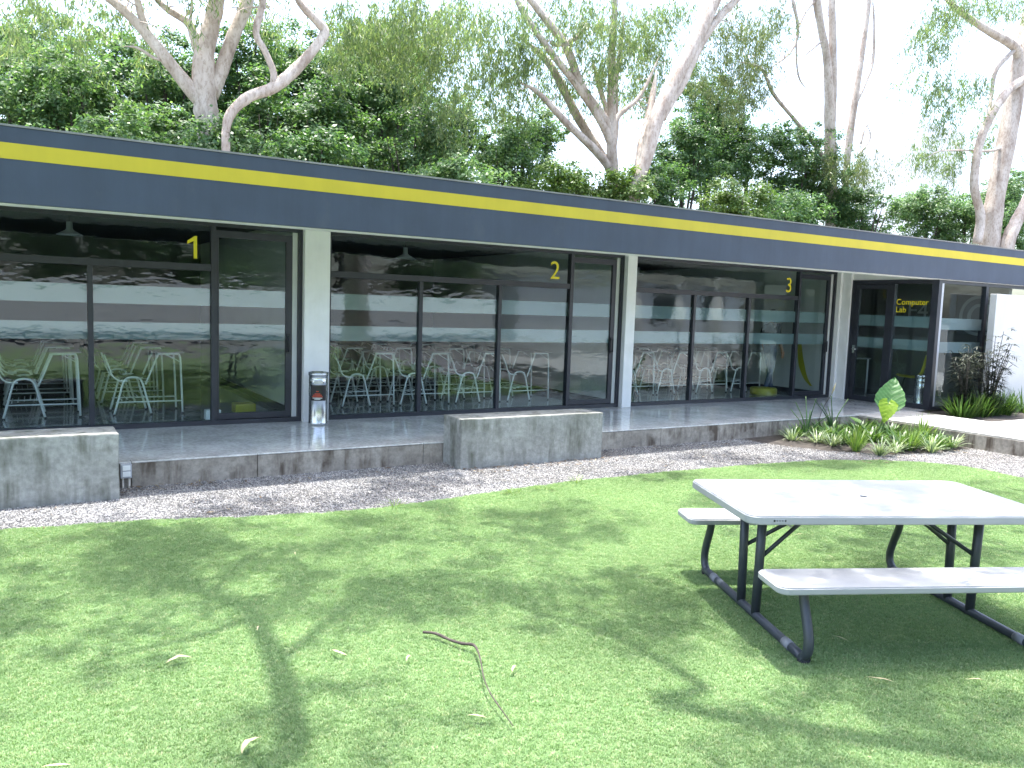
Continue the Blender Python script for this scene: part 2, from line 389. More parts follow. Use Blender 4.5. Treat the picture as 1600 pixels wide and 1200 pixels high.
# porch slab and the walkway that runs out from its right end
porch = tag(box('porch_floor', 'polished_concrete', -7, 20, -1.95, 7.4, -0.29, 0.0), kind='structure')
x = -7.0; k = 0
JO = [-7, -3.4, -1.2, 0.86, 2.02, 3.86, 5.6, 7.4, 9.25, 11.65]
for a, b_ in zip(JO[:-1], JO[1:]):
    box('edge_panel', 'edge_concrete', a+0.003, b_-0.003, -2.073, -1.953, -0.288, -0.018+0.002*(k % 2), porch, 0.004); k += 1
    box('edge_cap', 'polished_concrete', a+0.002, b_-0.002, -2.078, -1.952, -0.0155+0.002*(k % 2), 0.0006, porch, 0.003)
walk = tag(box('walkway', 'path_concrete', 11.665, 13.2, -12, -1.952, -0.288, -0.004, None, 0.006), kind='structure')
box('walkway_side', 'edge_concrete', 11.648, 11.662, -12, -2.08, -0.287, -0.035, walk)
tag(box('path', 'path_concrete', 13.206, 24, -12, -3.35, -0.288, -0.006, None, 0.006), kind='structure')
tag(box('planting_bed', 'soil', 13.203, 24, -3.343, -1.955, -0.287, -0.03), kind='structure')
# mound of soil in the corner bed in front of the porch
V = []; bedpoly = [(8.9, -2.08), (11.64, -2.08), (11.64, -3.95), (10.9, -3.98), (10.0, -3.85), (9.3, -3.3), (8.95, -2.6)]
me = bpy.data.meshes.new('corner_bed'); bm = bmesh.new()
c0 = bm.verts.new((10.6, -2.8, -0.14)); rim = [bm.verts.new((x, y, G-0.002)) for x, y in bedpoly]
inn = [bm.verts.new((10.6+(x-10.6)*.62, -2.8+(y+2.8)*.62, -0.165)) for x, y in bedpoly]
for i in range(len(rim)):
    j = (i+1) % len(rim); bm.faces.new((rim[i], rim[j], inn[j], inn[i])); bm.faces.new((inn[i], inn[j], c0))
bmesh.ops.recalc_face_normals(bm, faces=bm.faces); bm.to_mesh(me); bm.free(); me.materials.append(MATS['soil'])
tag(link(bpy.data.objects.new('corner_bed', me)), kind='structure')

# ------------------------------------------------------------------ turf blades and gravel stones (uncountable)
def scatter(name, base_poly, z, density, src_objs, smin, smax, label, cat, seed, tilt=0.25):
    me = bpy.data.meshes.new(name); bm = bmesh.new()
    f = bm.faces.new([bm.verts.new((x, y, z)) for x, y in base_poly]); bmesh.ops.triangulate(bm, faces=[f])
    bm.normal_update()
    for q in bm.faces:
        if q.normal.z < 0: q.normal_flip()
    bm.to_mesh(me); bm.free()
    o = link(bpy.data.objects.new(name, me)); tag(o, label, cat, kind='stuff')
    src = bpy.data.collections.new(name+'_source')
    for s_ in src_objs: src.objects.link(s_)
    ng = bpy.data.node_groups.new(name, 'GeometryNodeTree')
    ng.interface.new_socket('Geometry', in_out='INPUT', socket_type='NodeSocketGeometry')
    ng.interface.new_socket('Geometry', in_out='OUTPUT', socket_type='NodeSocketGeometry')
    n = ng.nodes; L = ng.links
    gi = n.new('NodeGroupInput'); go = n.new('NodeGroupOutput')
    dp = n.new('GeometryNodeDistributePointsOnFaces'); dp.inputs['Density'].default_value = density; dp.inputs['Seed'].default_value = seed
    ci = n.new('GeometryNodeCollectionInfo'); ci.inputs['Collection'].default_value = src; ci.inputs['Separate Children'].default_value = True; ci.inputs['Reset Children'].default_value = True
    ip = n.new('GeometryNodeInstanceOnPoints'); ip.inputs['Pick Instance'].default_value = True
    rv = n.new('FunctionNodeRandomValue'); rv.data_type = 'FLOAT_VECTOR'
    rv.inputs[0].default_value = (-tilt, -tilt, 0); rv.inputs[1].default_value = (tilt, tilt, 6.283)
    rs = n.new('FunctionNodeRandomValue'); rs.data_type = 'FLOAT'; rs.inputs[2].default_value = smin; rs.inputs[3].default_value = smax
    L.new(gi.outputs[0], dp.inputs['Mesh']); L.new(dp.outputs['Points'], ip.inputs['Points']); L.new(ci.outputs[0], ip.inputs['Instance'])
    L.new(rv.outputs[0], ip.inputs['Rotation']); L.new(rs.outputs[1], ip.inputs['Scale']); L.new(ip.outputs[0], go.inputs[0])
    md = o.modifiers.new('scatter', 'NODES'); md.node_group = ng
    return o
rng = random.Random(11)
tufts = []
for k in range(5):
    mb = MB()
    for i in range(12):
        a = rng.uniform(0, 2*PI); h = rng.uniform(.005, .0095); le = rng.uniform(.3, 1.0)*h
        bx, by = rng.uniform(-.013, .013), rng.uniform(-.013, .013); d = Vector((math.cos(a), math.sin(a), 0))
        p0 = Vector((bx, by, 0)); p1 = p0+d*le*.35+Vector((0, 0, h*.65)); p2 = p0+d*le+Vector((0, 0, h))
        mb.strip([p0, p1, p2], [.0011, .0010, .0004], (-d.y, d.x, 0))
    me = mb.mesh('tuft'); me.materials.append(MATS['turf_blade']); tufts.append(bpy.data.objects.new('turf_tuft', me))
near = [(x, y) for x, y in edge2 if -2.5 < x < 11 and y > -8.1 and (y > -9)]
near = [(-2.2, -3.08)]+[q for q in near if q[0] > -2.2]
near += [(9.9, -9.6), (-2.2, -9.6)]
scatter('turf_blades', near[::-1], G+0.0015, 9000, tufts, 0.8, 1.3, 'short green artificial turf covering the lawn', 'turf', 3)
stones = []
for k in range(5):
    bm = bmesh.new(); bmesh.ops.create_icosphere(bm, subdivisions=1, radius=0.011)
    for v in bm.verts: v.co = Vector((v.co.x*rng.uniform(.7, 1.35), v.co.y*rng.uniform(.7, 1.35), v.co.z*rng.uniform(.5, .9)))
    me = bpy.data.meshes.new('stone'); bm.to_mesh(me); bm.free(); me.materials.append(MATS['gravel_stone']); stones.append(bpy.data.objects.new('gravel_stone', me))
gp = [(-2.2, -2.085), (11.64, -2.085), (11.64, -7.5), (9.9, -7.5)]+[q for q in near[::-1] if q[1] > -7 and q[0] > -2.2 and q[0] < 10.6]+[(-2.2, -3.10)]
scatter('gravel_stones', gp, G-0.002, 4200, stones, 0.4, 0.95, 'grey crushed stone gravel between the porch and the lawn', 'gravel', 8, 3.0)

# ================================================================== CLASSROOM BUILDING
B = tag(empty('classroom_building', (0, 0, 0)), 'long flat-roofed classroom block with dark blue fascia, yellow stripe and glazed fronts', 'building')
FY = -2.10
fas = box('fascia', 'fascia_paint', -8, 24, FY, -1.86, 2.29, 2.928, B, 0.006)
box('yellow_stripe', 'yellow_paint', -8.003, 24.003, FY-0.004, FY+0.01, 2.659, 2.792, fas)
box('beam_soffit', 'white_paint', -8, 24, FY+0.02, -1.88, 2.284, 2.292, fas)
box('coping', 'roof_felt', -8, 24, FY-0.008, -1.84, 2.928, 2.945, fas)
box('roof', 'roof_felt', -8, 24, -1.86, 7.4, 2.62, 2.72, B)
box('porch_ceiling', 'white_paint', -8, 24, -1.86, 0.05, 2.46, 2.619, B)
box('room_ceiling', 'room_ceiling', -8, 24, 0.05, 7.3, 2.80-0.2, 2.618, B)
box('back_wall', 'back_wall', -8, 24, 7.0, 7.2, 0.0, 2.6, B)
box('end_wall', 'white_paint', -8, -7.85, -0.1, 7.2, 0, 2.46, B)
for (x0, x1, yf) in ((-2.35, -2.05, -.135), (3.075, 3.405, -.135), (8.28, 8.47, -.135), (13.55, 13.80, -.135)):
    box('pillar', 'white_paint', x0, x1, yf, 0.06, 0.0, 2.46, B, 0.006)
box('pillar_return', 'white_paint', 13.60, 13.75, -.33, -.137, 0.0, 2.46, B, 0.004)
for x0, x1 in ((-2.3, -2.12), (3.12, 3.36), (8.3, 8.45), (13.58, 13.78)):
    w_ = box('partition_wall', 'room_wall', x0, x1, 0.10, 6.99, 0.0, 2.6, B)
    box('skirting', 'frame_metal', x0-0.012, x0, 0.11, 6.98, 0.0, 0.09, w_)
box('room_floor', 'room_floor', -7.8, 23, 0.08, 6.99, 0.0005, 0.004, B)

ST = ((1.447, 1.655), (1.037, 1.235))
def glazed_front(xs, xd, num, nx, parts):
    """xs: mullion positions of the fixed lights, xd: right jamb of the sliding door beyond xs[-1]."""
    x0, x1 = xs[0], xs[-1]; fr = MB(); t_ = 0.055
    fr.box(x0, xd, -.045, .05, 0.0, 0.055); fr.box(x0, xd, -.045, .05, 2.40, 2.459)
    fr.box(x0, x0+.04, -.045, .05, .056, 2.399); fr.box(xd-.05, xd, -.045, .05, .056, 2.399)
    w = fr.build('window_front', 'frame_metal', B)
    box('transom', 'frame_metal', x0+.041, x1-.0285, -.04, .04, 1.865, 1.945, w, 0.003)
    for i, xm in enumerate(xs[1:]):
        last = i == len(xs)-2
        box('mullion', 'frame_metal', xm-.028, xm+.028, -.05 if last else -.043, .045, .056, 2.399 if last else 1.8645, w, 0.003)
    for a, b_ in zip(xs[:-1], xs[1:]):
        pa, pb = a+.029 if a != x0 else a+.041, b_-.0285
        box('pane', 'window_glass', pa, pb, -.005, .003, .057, 1.864, w)
        for z0, z1 in ST: box('frosted_stripe', 'frosted_film', pa+.002, pb-.002, .006, .0075, z0, z1, w)
    box('pane', 'window_glass', x0+.041, x1-.029, -.005, .003, 1.946, 2.399, w)
    if num == '1':
        mb = MB(); d1 = [(.085, 0), (.125, 0), (.125, .265), (.098, .265), (.015, .205), (.015, .168), (.085, .205)]
        o = mb.prism(d1, 0, .001).build('room_number', 'yellow_vinyl', w); o.location = (nx+.03, -.008, 2.005); o.rotation_euler = (PI/2, 0, 0)
    else: text('room_number', num, 'yellow_vinyl', 0.385, w, (nx, -.009, 2.005))
    # sliding door
    d0, d1 = x1+.03, xd-.12
    dm = MB(); dm.box(d0, d0+.04, .0, .045, .06, 2.36); dm.box(d1-.075, d1, .0, .045, .06, 2.36)
    dm.box(d0+.04, d1-.075, .0, .045, .06, .135); dm.box(d0+.04, d1-.075, .0, .045, 2.275, 2.36)
    d = dm.build('sliding_door', 'frame_metal', B)
    box('pane', 'window_glass', d0+.041, d1-.076, .017, .025, .136, 2.274, d)
    for z0, z1 in ST: box('frosted_stripe', 'frosted_film', d0+.043, d1-.078, .028, .0295, z0, z1, d)
    h = MB(); h.tube([(d1-.05, -.0, .90), (d1-.05, -.05, .90), (d1-.05, -.05, 1.10), (d1-.05, 0, 1.10)], .011, 8); h.box(d1-.066, d1-.034, -.012, -.001, .87, 1.13)
    h.build('door_handle', 'dark_plastic', d)
    box('door_jamb', 'room_wall', d1+.005, xd-.052, .0, .05, .057, 2.398, d)
glazed_front([-2.04, -.62, .675, 1.995], 3.074, '1', 1.66, None)
glazed_front([3.41, 4.733, 5.999, 7.262], 8.279, '2', 6.87, None)
glazed_front([8.475, 9.857, 11.19, 12.50], 13.549, '3', 12.13, None)

# computer lab: a box that comes forward to the fascia; its door side faces the porch
lx = 13.68
box('lab_lintel', 'white_paint', lx-.02, lx+.06, -1.856, -.331, 2.29, 2.459, B)
lw = MB(); lw.box(lx-.045, lx+.045, -1.99, -.332, 2.215, 2.288); lw.box(lx-.045, lx+.045, -.395, -.332, 0.0, 2.2145)
lw.box(lx-.045, lx+.045, -1.215, -1.145, 0.0, 2.2145); lw.box(lx-.048, lx+.048, -2.05, -1.925, 0.0, 2.2849); lw.box(lx-.045, lx+.045, -1.924, -1.216, 0.0, .085)
lab = lw.build('lab_side_glazing', 'frame_metal', B)
box('pane', 'window_glass', lx-.004, lx+.004, -1.924, -1.216, .086, 2.214, lab)
for z0, z1 in ST: box('frosted_stripe', 'frosted_film', lx+.007, lx+.0085, -1.922, -1.218, z0-.01, z1-.02, lab)
text('lab_sign', 'Computer\nLab', 'yellow_vinyl', 0.146, lab, (lx-.0075, -1.24, 1.84), (PI/2, 0, -PI/2), ls=0.95)
dm = MB(); dm.box(lx-.03, lx+.03, -1.14, -1.055, .01, 2.21); dm.box(lx-.03, lx+.03, -.485, -.40, .01, 2.21); dm.box(lx-.03, lx+.03, -1.054, -.486, .01, .10); dm.box(lx-.03, lx+.03, -1.054, -.486, 2.12, 2.21)
ld = dm.build('lab_door', 'frame_metal', B)
box('pane', 'window_glass', lx-.004, lx+.004, -1.054, -.486, .101, 2.119, ld)
for z0, z1 in ST: box('frosted_stripe', 'frosted_film', lx+.007, lx+.0085, -1.052, -.488, z0-.01, z1-.02, ld)
h = MB(); h.tube([(lx-.03, -.44, .98), (lx-.075, -.44, .98), (lx-.075, -.53, .98)], .010, 8); h.box(lx-.036, lx-.0305, -.465, -.415, .90, 1.05); h.build('door_handle', 'chrome', ld)
lf = MB(); LF = -2.0
lf.box(lx+.05, 20, LF-.045, LF+.045, 0.0, .06); lf.box(lx+.05, 20, LF-.045, LF+.045, 2.225, 2.2835)
lfo = lf.build('lab_front_glazing', 'frame_metal', B)
xs = [13.73, 15.18, 16.7, 18.2, 19.7]
for xm in xs[1:]: box('mullion', 'frame_metal', xm-.045, xm+.045, LF-.044, LF+.044, .061, 2.2245, lfo)
box('corner_post', 'grey_box', 13.7285, 13.79, LF-.047, LF+.047, .0605, 2.2245, lfo)
for a, b_ in zip(xs[:-1], xs[1:]):
    box('pane', 'window_glass', a+.063 if a == xs[0] else a+.046, b_-.046, LF-.004, LF+.004, .061, 2.224, lfo)
    for z0, z1 in ST: box('frosted_stripe', 'frosted_film', a+.066 if a == xs[0] else a+.05, b_-.05, LF-.012, LF-.0105, z0-.03, z1-.035, lfo)
# lab interior
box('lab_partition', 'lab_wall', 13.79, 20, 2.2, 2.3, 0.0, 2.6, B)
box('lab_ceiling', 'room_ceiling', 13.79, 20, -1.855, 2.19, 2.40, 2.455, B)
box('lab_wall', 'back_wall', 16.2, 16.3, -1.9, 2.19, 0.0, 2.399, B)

# interior mural pieces seen through the glass
mu = tag(empty('wall_mural', (16.19, -1.0, 1.6)), 'grey wall panel with a pale at sign and key letters inside the computer lab', 'mural')
P_ = []
for i in range(4):
    cx, cy = ((.42, .42), (-.42, .42), (-.42, -.42), (.42, -.42))[i]
    for k in range(6):
        a = i*PI/2+k*PI/10; P_.append((cx*0.8+.08*math.cos(a), cy*0.8+.08*math.sin(a)))
me_ = MB().prism(P_, 0, .02); o = me_.build('panel', 'mural_grey', mu); o.rotation_euler = (PI/2, 0, -PI/2); o.location = (-.002, -.35, .15)
text('at_sign', '@', 'mural_pale', .85, mu, (-.03, 0.05, -.12), (PI/2, 0, -PI/2))
text('key_letters', 'F4', 'mural_pale', .5, mu, (-.012, 1.15, .0), (PI/2, 0, -PI/2))

# ================================================================== THINGS ON THE PORCH AND IN FRONT
def concrete_bench(x0, x1, y0, y1, z1, label):
    me = bpy.data.meshes.new('concrete_bench'); bm = bmesh.new(); bmesh.ops.create_cube(bm, size=1)
    for v in bm.verts:
        v.co = Vector(((x0+x1)/2+v.co.x*(x1-x0), (y0+y1)/2+v.co.y*(y1-y0), (z1+G-.02)/2+v.co.z*(z1-G+.02)))
    bmesh.ops.subdivide_edges(bm, edges=list(bm.edges), cuts=7, use_grid_fill=True)
    r_ = random.Random(int(x1*7))
    for v in bm.verts: v.co += Vector((r_.uniform(-1, 1), r_.uniform(-1, 1), r_.uniform(-1, 1)))*.0022
    sharp = [e for e in bm.edges if len(e.link_faces) == 2 and e.calc_face_angle() > 1.0]
    bmesh.ops.bevel(bm, geom=sharp, offset=.007, segments=2, affect='EDGES')
    bm.to_mesh(me); bm.free(); me.materials.append(MATS['bench_concrete'])
    o = link(bpy.data.objects.new('concrete_bench', me)); return tag(o, label, 'bench', 'cast concrete benches along the porch')
concrete_bench(-1.75, .715, -2.535, -2.085, .345, 'mossy cast concrete block bench at the left edge of the picture')
concrete_bench(4.10, 6.05, -2.52, -2.085, .315, 'weathered grey concrete block bench in front of the middle classroom')

def trash_can(x, y, r, h, label, lab=True):
    t_ = tag(empty('trash_can', (x, y, 0.0006)), label, 'trash can', 'steel bins on the porch')
    MB().lathe([(r*.96, 0), (r, .005), (r, .03), (r*.985, .034), (r*.985, h*.55), (r, h*.555), (r, h*.70), (r*.985, h*.705), (r*.985, h*.78), (r, h*.785), (r, h*.86), (r*.985, h*.865), (r*.985, h*.93), (r*1.05, h*.94), (r*1.05, h), (r*.97, h), (r*.97, h*.94), (0.001, h*.93)], 36).build('body', 'chrome', t_)
    if lab:
        def patch(a0, a1, z0, z1, rr, name, mat):
            mb = MB(); n = 12; top = []; 
            for i in range(n+1):
                a = a0+(a1-a0)*i/n; mb.v += [(rr*math.cos(a), rr*math.sin(a), z0), (rr*math.cos(a), rr*math.sin(a), z1)]
            for i in range(n): mb.f.append((2*i, 2*i+2, 2*i+3, 2*i+1)); mb.sm.append(True)
            return mb.build(name, mat, t_)
        a = -PI/2-.30
        patch(a-.85, a+.85, h*.47, h*.76, r+.004, 'label', 'label_black')
        for z, w_, m_ in ((.60, .28, 'label_red'), (.575, .46, 'label_red'), (.545, .55, 'label_red'), (.52, .5, 'label_pale'), (.50, .3, 'label_pale'), (.645, .12, 'label_red')):
            patch(a-.1-w_, a-.1+w_, h*(z-.008), h*(z+.008), r+.0055, 'label_mark', m_)
        patch(a-.45, a+.4, h*.785, h*.86, r+.003, 'notice', 'label_pale')
    return t_
trash_can(3.19, -.37, .118, .665, 'round chrome trash can with black label beside the first white pillar')
trash_can(14.02, -1.62, .10, .57, 'slim chrome bin just inside the computer lab glass', False)

eb = tag(empty('electrical_box', (.81, -2.078, -.01)), 'small grey electrical socket box on conduits beside the left bench', 'electrical box')
box('enclosure', 'grey_box', -.048, .048, -.055, 0, -.135, .0, eb, .006); box('cover', 'steel_white', -.032, .036, -.064, -.056, -.06, -.012, eb, .003); box('cover', 'steel_white', -.032, .036, -.064, -.056, -.118, -.07, eb, .003)
for xx in (-.026, .026): MB().tube([(xx, -.028, -.30), (xx, -.028, -.136)], .010, 8).build('conduit', 'pipe_cream', eb)

# white free-standing wall at the right
tag(box('white_wall', 'screen_wall_paint', 14.80, 23, -2.42, -2.30, -.06, 2.08, None, .006), 'white rendered screen wall in front of the computer lab glazing', 'wall')

# ------------------------------------------------------------------ picnic table
TU = Vector((.913, -.408, 0)); TV = Vector((.408, .913, 0))
T0 = Vector((3.75, -6.965, G)); TC = T0+TU*.695
pt = tag(empty('picnic_table', TC, math.atan2(TU.y, TU.x)), 'folding picnic table with pale grey plastic top, benches and dark tube frame', 'picnic table')
def rslab(x0, x1, y0, y1, z0, z1, r, name, mat):
    P_ = []
    for (cx, cy, a0) in ((x1-r, y1-r, 0), (x0+r, y1-r, PI/2), (x0+r, y0+r, PI), (x1-r, y0+r, 1.5*PI)):
        for k in range(8): a = a0+k*PI/14; P_.append((cx+r*math.cos(a), cy+r*math.sin(a)))
    me = MB().prism(P_, z0, z1).mesh(name); bm = bmesh.new(); bm.from_mesh(me)
    ed = [e for e in bm.edges if abs(e.verts[0].co.z-e.verts[1].co.z) < 1e-6]
    bmesh.ops.bevel(bm, geom=ed, offset=.007, segments=3, affect='EDGES'); bm.to_mesh(me); bm.free()
    me.materials.append(MATS[mat]); return link(bpy.data.objects.new(name, me), pt)
top = rslab(-.935, .935, -.475, .475, .672, .72, .075, 'table_top', 'table_top')
MB().lathe([(.001, .0), (.020, .0), (.022, .002), (.001, .0025)], 16, (0, 0, .7202)).build('parasol_hole_cap', 'table_tube', top)
lg = MB(); lx0 = -.80
lg.box(lx0, lx0+.075, -.4765, -.474, .690, .704); lg.build('maker_badge', 'grey_box', top)
lg = MB()
for k in range(6): lg.box(lx0+.012+k*.009, lx0+.017+k*.009, -.4775, -.4766, .693, .701)
lg.prism([(lx0+.001, -.4775), (lx0+.010, -.4775), (lx0+.010, -.4766), (lx0+.001, -.4766)], .691, .703); lg.box(lx0+.066, lx0+.074, -.4775, -.4766, .691, .703)
lg.build('badge_letters', 'label_black', top)
for s_ in (-1, 1):
    y0, y1 = (-.81, -.50) if s_ < 0 else (.50, .81)
    rslab(-.90, .90, y0, y1, .402, .44, .06, 'bench_seat', 'table_plastic')
for sx in (-1, 1):
    X = sx*.695; pts = []
    for s_ in (-1, 1):
        h = [(X, s_*.655, .402), (X, s_*.665, .33), (X, s_*.715, .22), (X, s_*.745, .13), (X, s_*.735, .065), (X, s_*.69, .03), (X, s_*.62, .026)]
        pts += h if s_ < 0 else h[::-1]
    MB().tube([q[:3] for q in smooth(pts, 4)], .026, 12).build('bench_frame', 'table_tube', pt)
    for s_ in (-1, 1):
        MB().tube([(X, s_*.57, .026), (X, s_*.49, .026)], .0285, 12).build('tube_sleeve', 'tube_wrap', pt)
        MB().tube([(X, s_*.105, .03), (X, s_*.115, .35), (X, s_*.125, .672)], .027, 12).build('table_leg', 'table_tube', pt)
        MB().tube([(X-sx*.02, s_*.115, .39), (X-sx*.24, s_*.05, .54), (X-sx*.42, s_*.02, .672)], .013, 8).build('brace', 'table_tube', pt)
        MB().lathe([(.03, 0), (.032, .01), (.026, .02)], 12, (X, s_*.70, .0)).build('foot_pad', 'dark_plastic', pt)
    MB().tube([(X-sx*.235, -.06, .535), (X-sx*.235, .06, .535)], .006, 6).build('brace_clip', 'steel_white', pt)
    MB().tube([(X, -.14, .655), (X, .14, .655)], .016, 8).build('cross_tube', 'table_tube', pt)

# ------------------------------------------------------------------ classroom desk chairs
def make_chair():
    c = empty('desk_chair')
    Wd = .52
    for y in (0, Wd):
        MB().tube([q for q in smooth([(0, y, .008), (.055, y, .22), (.10, y, .40), (.14, y, .475), (.22, y, .495), (.30, y, .475), (.34, y, .40), (.385, y, .22), (.44, y, .008)], 3)], .014, 6).build('leg', 'steel_white', c)
        MB().tube([(.02, y, .175), (.80, y, .175)], .010, 6).build('rail', 'steel_white', c)
        MB().tube([q for q in smooth([(.37, y, .40), (.44, y, .58), (.515, y, .77), (.54, y, .795), (.74, y, .795), (.785, y, .77), (.80, y, .60), (.82, y, .008)], 3)], .013, 6).build('desk_leg', 'steel_white', c)
        MB().tube([q for q in smooth([(.16, y, .45), (.06, y, .455), (-.01, y, .51), (-.05, y, .62), (-.10, y+(.06 if y == 0 else -.06), .78)], 3)], .011, 6).build('back_support', 'steel_white', c)
        MB().tube([(.62, y, .79), (.79, y, .69)], .006, 5).build('brace', 'steel_white', c)
        for xx in (0, .44, .82): MB().tube([(xx, y, .0045), (xx, y, .022)], .017, 6).build('foot_cap', 'dark_plastic', c)
    rk = MB()
    for k in range(5): rk.tube([(.09+k*.065, 0, .20+.012*k), (.09+k*.065, Wd, .20+.012*k)], .006, 5)
    rk.build('book_rack', 'steel_white', c)
    st = MB(); n = 8
    for i in range(n+1):
        x = .02+.36*i/n; z = .47+.018*math.cos(i/n*PI*2)-.0
        for j, y in enumerate((.02, .14, Wd-.14, Wd-.02)): st.v.append((x, y, z+(.012 if j in (0, 3) else 0)))
    for i in range(n):
        for j in range(3): a = i*4+j; st.f.append((a, a+1, a+5, a+4)); st.sm.append(True)
    o = st.build('seat', 'dark_plastic', c); sm = o.modifiers.new('thickness', 'SOLIDIFY'); sm.thickness = .012
    bk = MB()
    for i in range(6):
        z = .56+.28*i/5; x = -.06-.09*i/5-.02*math.sin(i/5*PI)
        for j in range(7):
            y = .04+(Wd-.08)*j/6; bk.v.append((x-.05*math.sin(j/6*PI)+.0, y, z-(.03 if i == 5 and j in (0, 6) else 0)))
    for i in range(5):
        for j in range(6): a = i*7+j; bk.f.append((a, a+1, a+8, a+7)); bk.sm.append(True)
    o = bk.build('backrest', 'dark_plastic', c); sm = o.modifiers.new('thickness', 'SOLIDIFY'); sm.thickness = .010
    box('desk_top', 'desk_laminate', .50, .84, -.03, Wd+.03, .806, .824, c, .004)
    return c
proto = make_chair(); first = True
ORD = ['first', 'second', 'third', 'fourth', 'fifth']
rng = random.Random(3)
RN = {1: 'left', 2: 'middle', 3: 'right'}
ROWN = {0: 'front', 1: 'second', 2: 'third'}
def put_chairs(room, cols, rows, dx=0.0):
    global first
    for r_i, ry in enumerate(rows):
        for c_i, cx in enumerate(cols):
            if first: c = proto; first = False
            else: c = copy_tree(proto)
            j = 0 if r_i == 0 else rng.uniform(-.06, .06)
            c.location = (cx+j+dx*r_i, ry+(rng.uniform(-.04, .04) if r_i else 0), 0.0); c.rotation_euler = (0, 0, rng.uniform(-.03, .03))
            tag(c, f'white-framed desk chair in the {RN[room]} classroom, {ROWN[r_i]} row, {ORD[c_i]} from left', 'chair', f'desk chairs in the {RN[room]} classroom')
put_chairs(1, [-.2, 1.0], [1.09, 2.40, 3.7])
put_chairs(2, [4.01, 4.93, 5.88, 6.84], [1.06, 2.3, 3.6])
put_chairs(3, [9.30, 10.2, 11.2, 12.15], [1.20, 2.4])

def lamp(x, y, z, label):
    l_ = tag(empty('pendant_lamp', (x, y, z)), label, 'lamp', 'pendant lamps in the classrooms')
    MB().lathe([(.001, .17), (.035, .17), (.04, .08), (.055, .06), (.15, .01), (.155, 0), (.148, .0), (.05, .05), (.001, .055)], 20).build('lamp_shade', 'grey_box', l_)
    MB().tube([(0, 0, .17), (0, 0, 2.6-z)], .008, 6).build('cord', 'dark_plastic', l_)
lamp(.56, 1.6, 2.28, 'grey metal pendant lamp hanging in the left classroom')
lamp(5.2, 1.6, 2.26, 'grey metal pendant lamp hanging in the middle classroom')
lamp(10.6, 2.4, 2.26, 'grey metal pendant lamp hanging in the right classroom')

# yellow floor pieces in the rooms
ot = MB().lathe([(.001, 0.0045), (.24, .0045), (.26, .02), (.26, .12), (.24, .14), (.001, .14)], 28, (12.55, .72, 0)).build('floor_cushion', 'yellow_plastic')
tag(ot, 'round yellow floor cushion behind the last fixed pane of the right classroom', 'cushion')
yb = box('yellow_box', 'yellow_plastic', 2.45, 2.72, .85, 1.1, .0045, .13, None, .012); tag(yb, 'low yellow box on the floor behind the left classroom door', 'box')
wb = box('white_box', 'steel_white', 1.98, 2.16, .35, .5, .0045, .13, None, .006); tag(wb, 'small white carton on the floor inside the left classroom door', 'box')
arc = MB(); Ppts = [(0, 0, 1.0), (.03, 0, .75), (.10, 0, .45), (.22, 0, .2), (.36, 0, .06)]
for (px_, y_, z_), w_ in zip(smooth(Ppts, 4), np.interp(np.arange(17), [0, 8, 16], [.04, .075, .03])):
    arc.v += [(px_-w_, -.01, z_), (px_+w_, -.01, z_)]
n_ = len(arc.v)//2
for i in range(n_-1): arc.f.append((2*i, 2*i+1, 2*i+3, 2*i+2)); arc.sm.append(False)
ar = arc.build('wall_decal', 'yellow_plastic'); ar.location = (13.565, .75, .12); ar.rotation_euler = (0, 0, -PI/2)
ar.modifiers.new('thickness', 'SOLIDIFY').thickness = .004
tag(ar, 'curved yellow decal on the end wall behind the right classroom door', 'decal')

# yellow shell chair and desk in the lab
yc = tag(empty('shell_chair', (15.0, -.8, 0), 2.1), 'yellow plastic shell chair inside the computer lab', 'chair')
sh = MB()
prof = [(.22, .47), (.18, .455), (.0, .44), (-.14, .45), (-.20, .52), (-.24, .68), (-.27, .86)]; wd = [.17, .21, .23, .22, .21, .19, .13]
for (x, z), w_ in zip(prof, wd):
    for j in range(7): y = -w_+2*w_*j/6; sh.v.append((x+.04*(abs(j-3)/3)**2, y, z+.03*(abs(j-3)/3)**2))
for i in range(len(prof)-1):
    for j in range(6): a = i*7+j; sh.f.append((a, a+1, a+8, a+7)); sh.sm.append(True)
o = sh.build('shell', 'yellow_plastic', yc); o.modifiers.new('thickness', 'SOLIDIFY').thickness = .012
for xx, yy in ((.18, .18), (.18, -.18), (-.18, .18), (-.18, -.18)): MB().tube([(xx*.6, yy*.6, .43), (xx*1.15, yy*1.15, .002)], .011, 6).build('leg', 'dark_plastic', yc)
ds = tag(empty('computer_desk', (14.6, .6, 0)), 'white-legged desk in the dark part of the computer lab', 'desk')
box('desk_top', 'desk_laminate', -.6, .7, -.3, .3, .72, .745, ds)
for xx in (-.55, .65):
    for yy in (-.26, .26): MB().tube([(xx, yy, .002), (xx, yy, .72)], .018, 8).build('leg', 'steel_white', ds)
mo = tag(empty('computer_monitor', (14.6, .62, .745)), 'dark computer monitor on the lab desk', 'monitor')
box('screen', 'dark_plastic', -.28, .28, -.02, .02, .10, .46, mo, .005); box('stand', 'dark_plastic', -.03, .03, -.02, .04, .012, .10, mo); box('foot', 'dark_plastic', -.11, .11, -.08, .08, 0.001, .0118, mo)

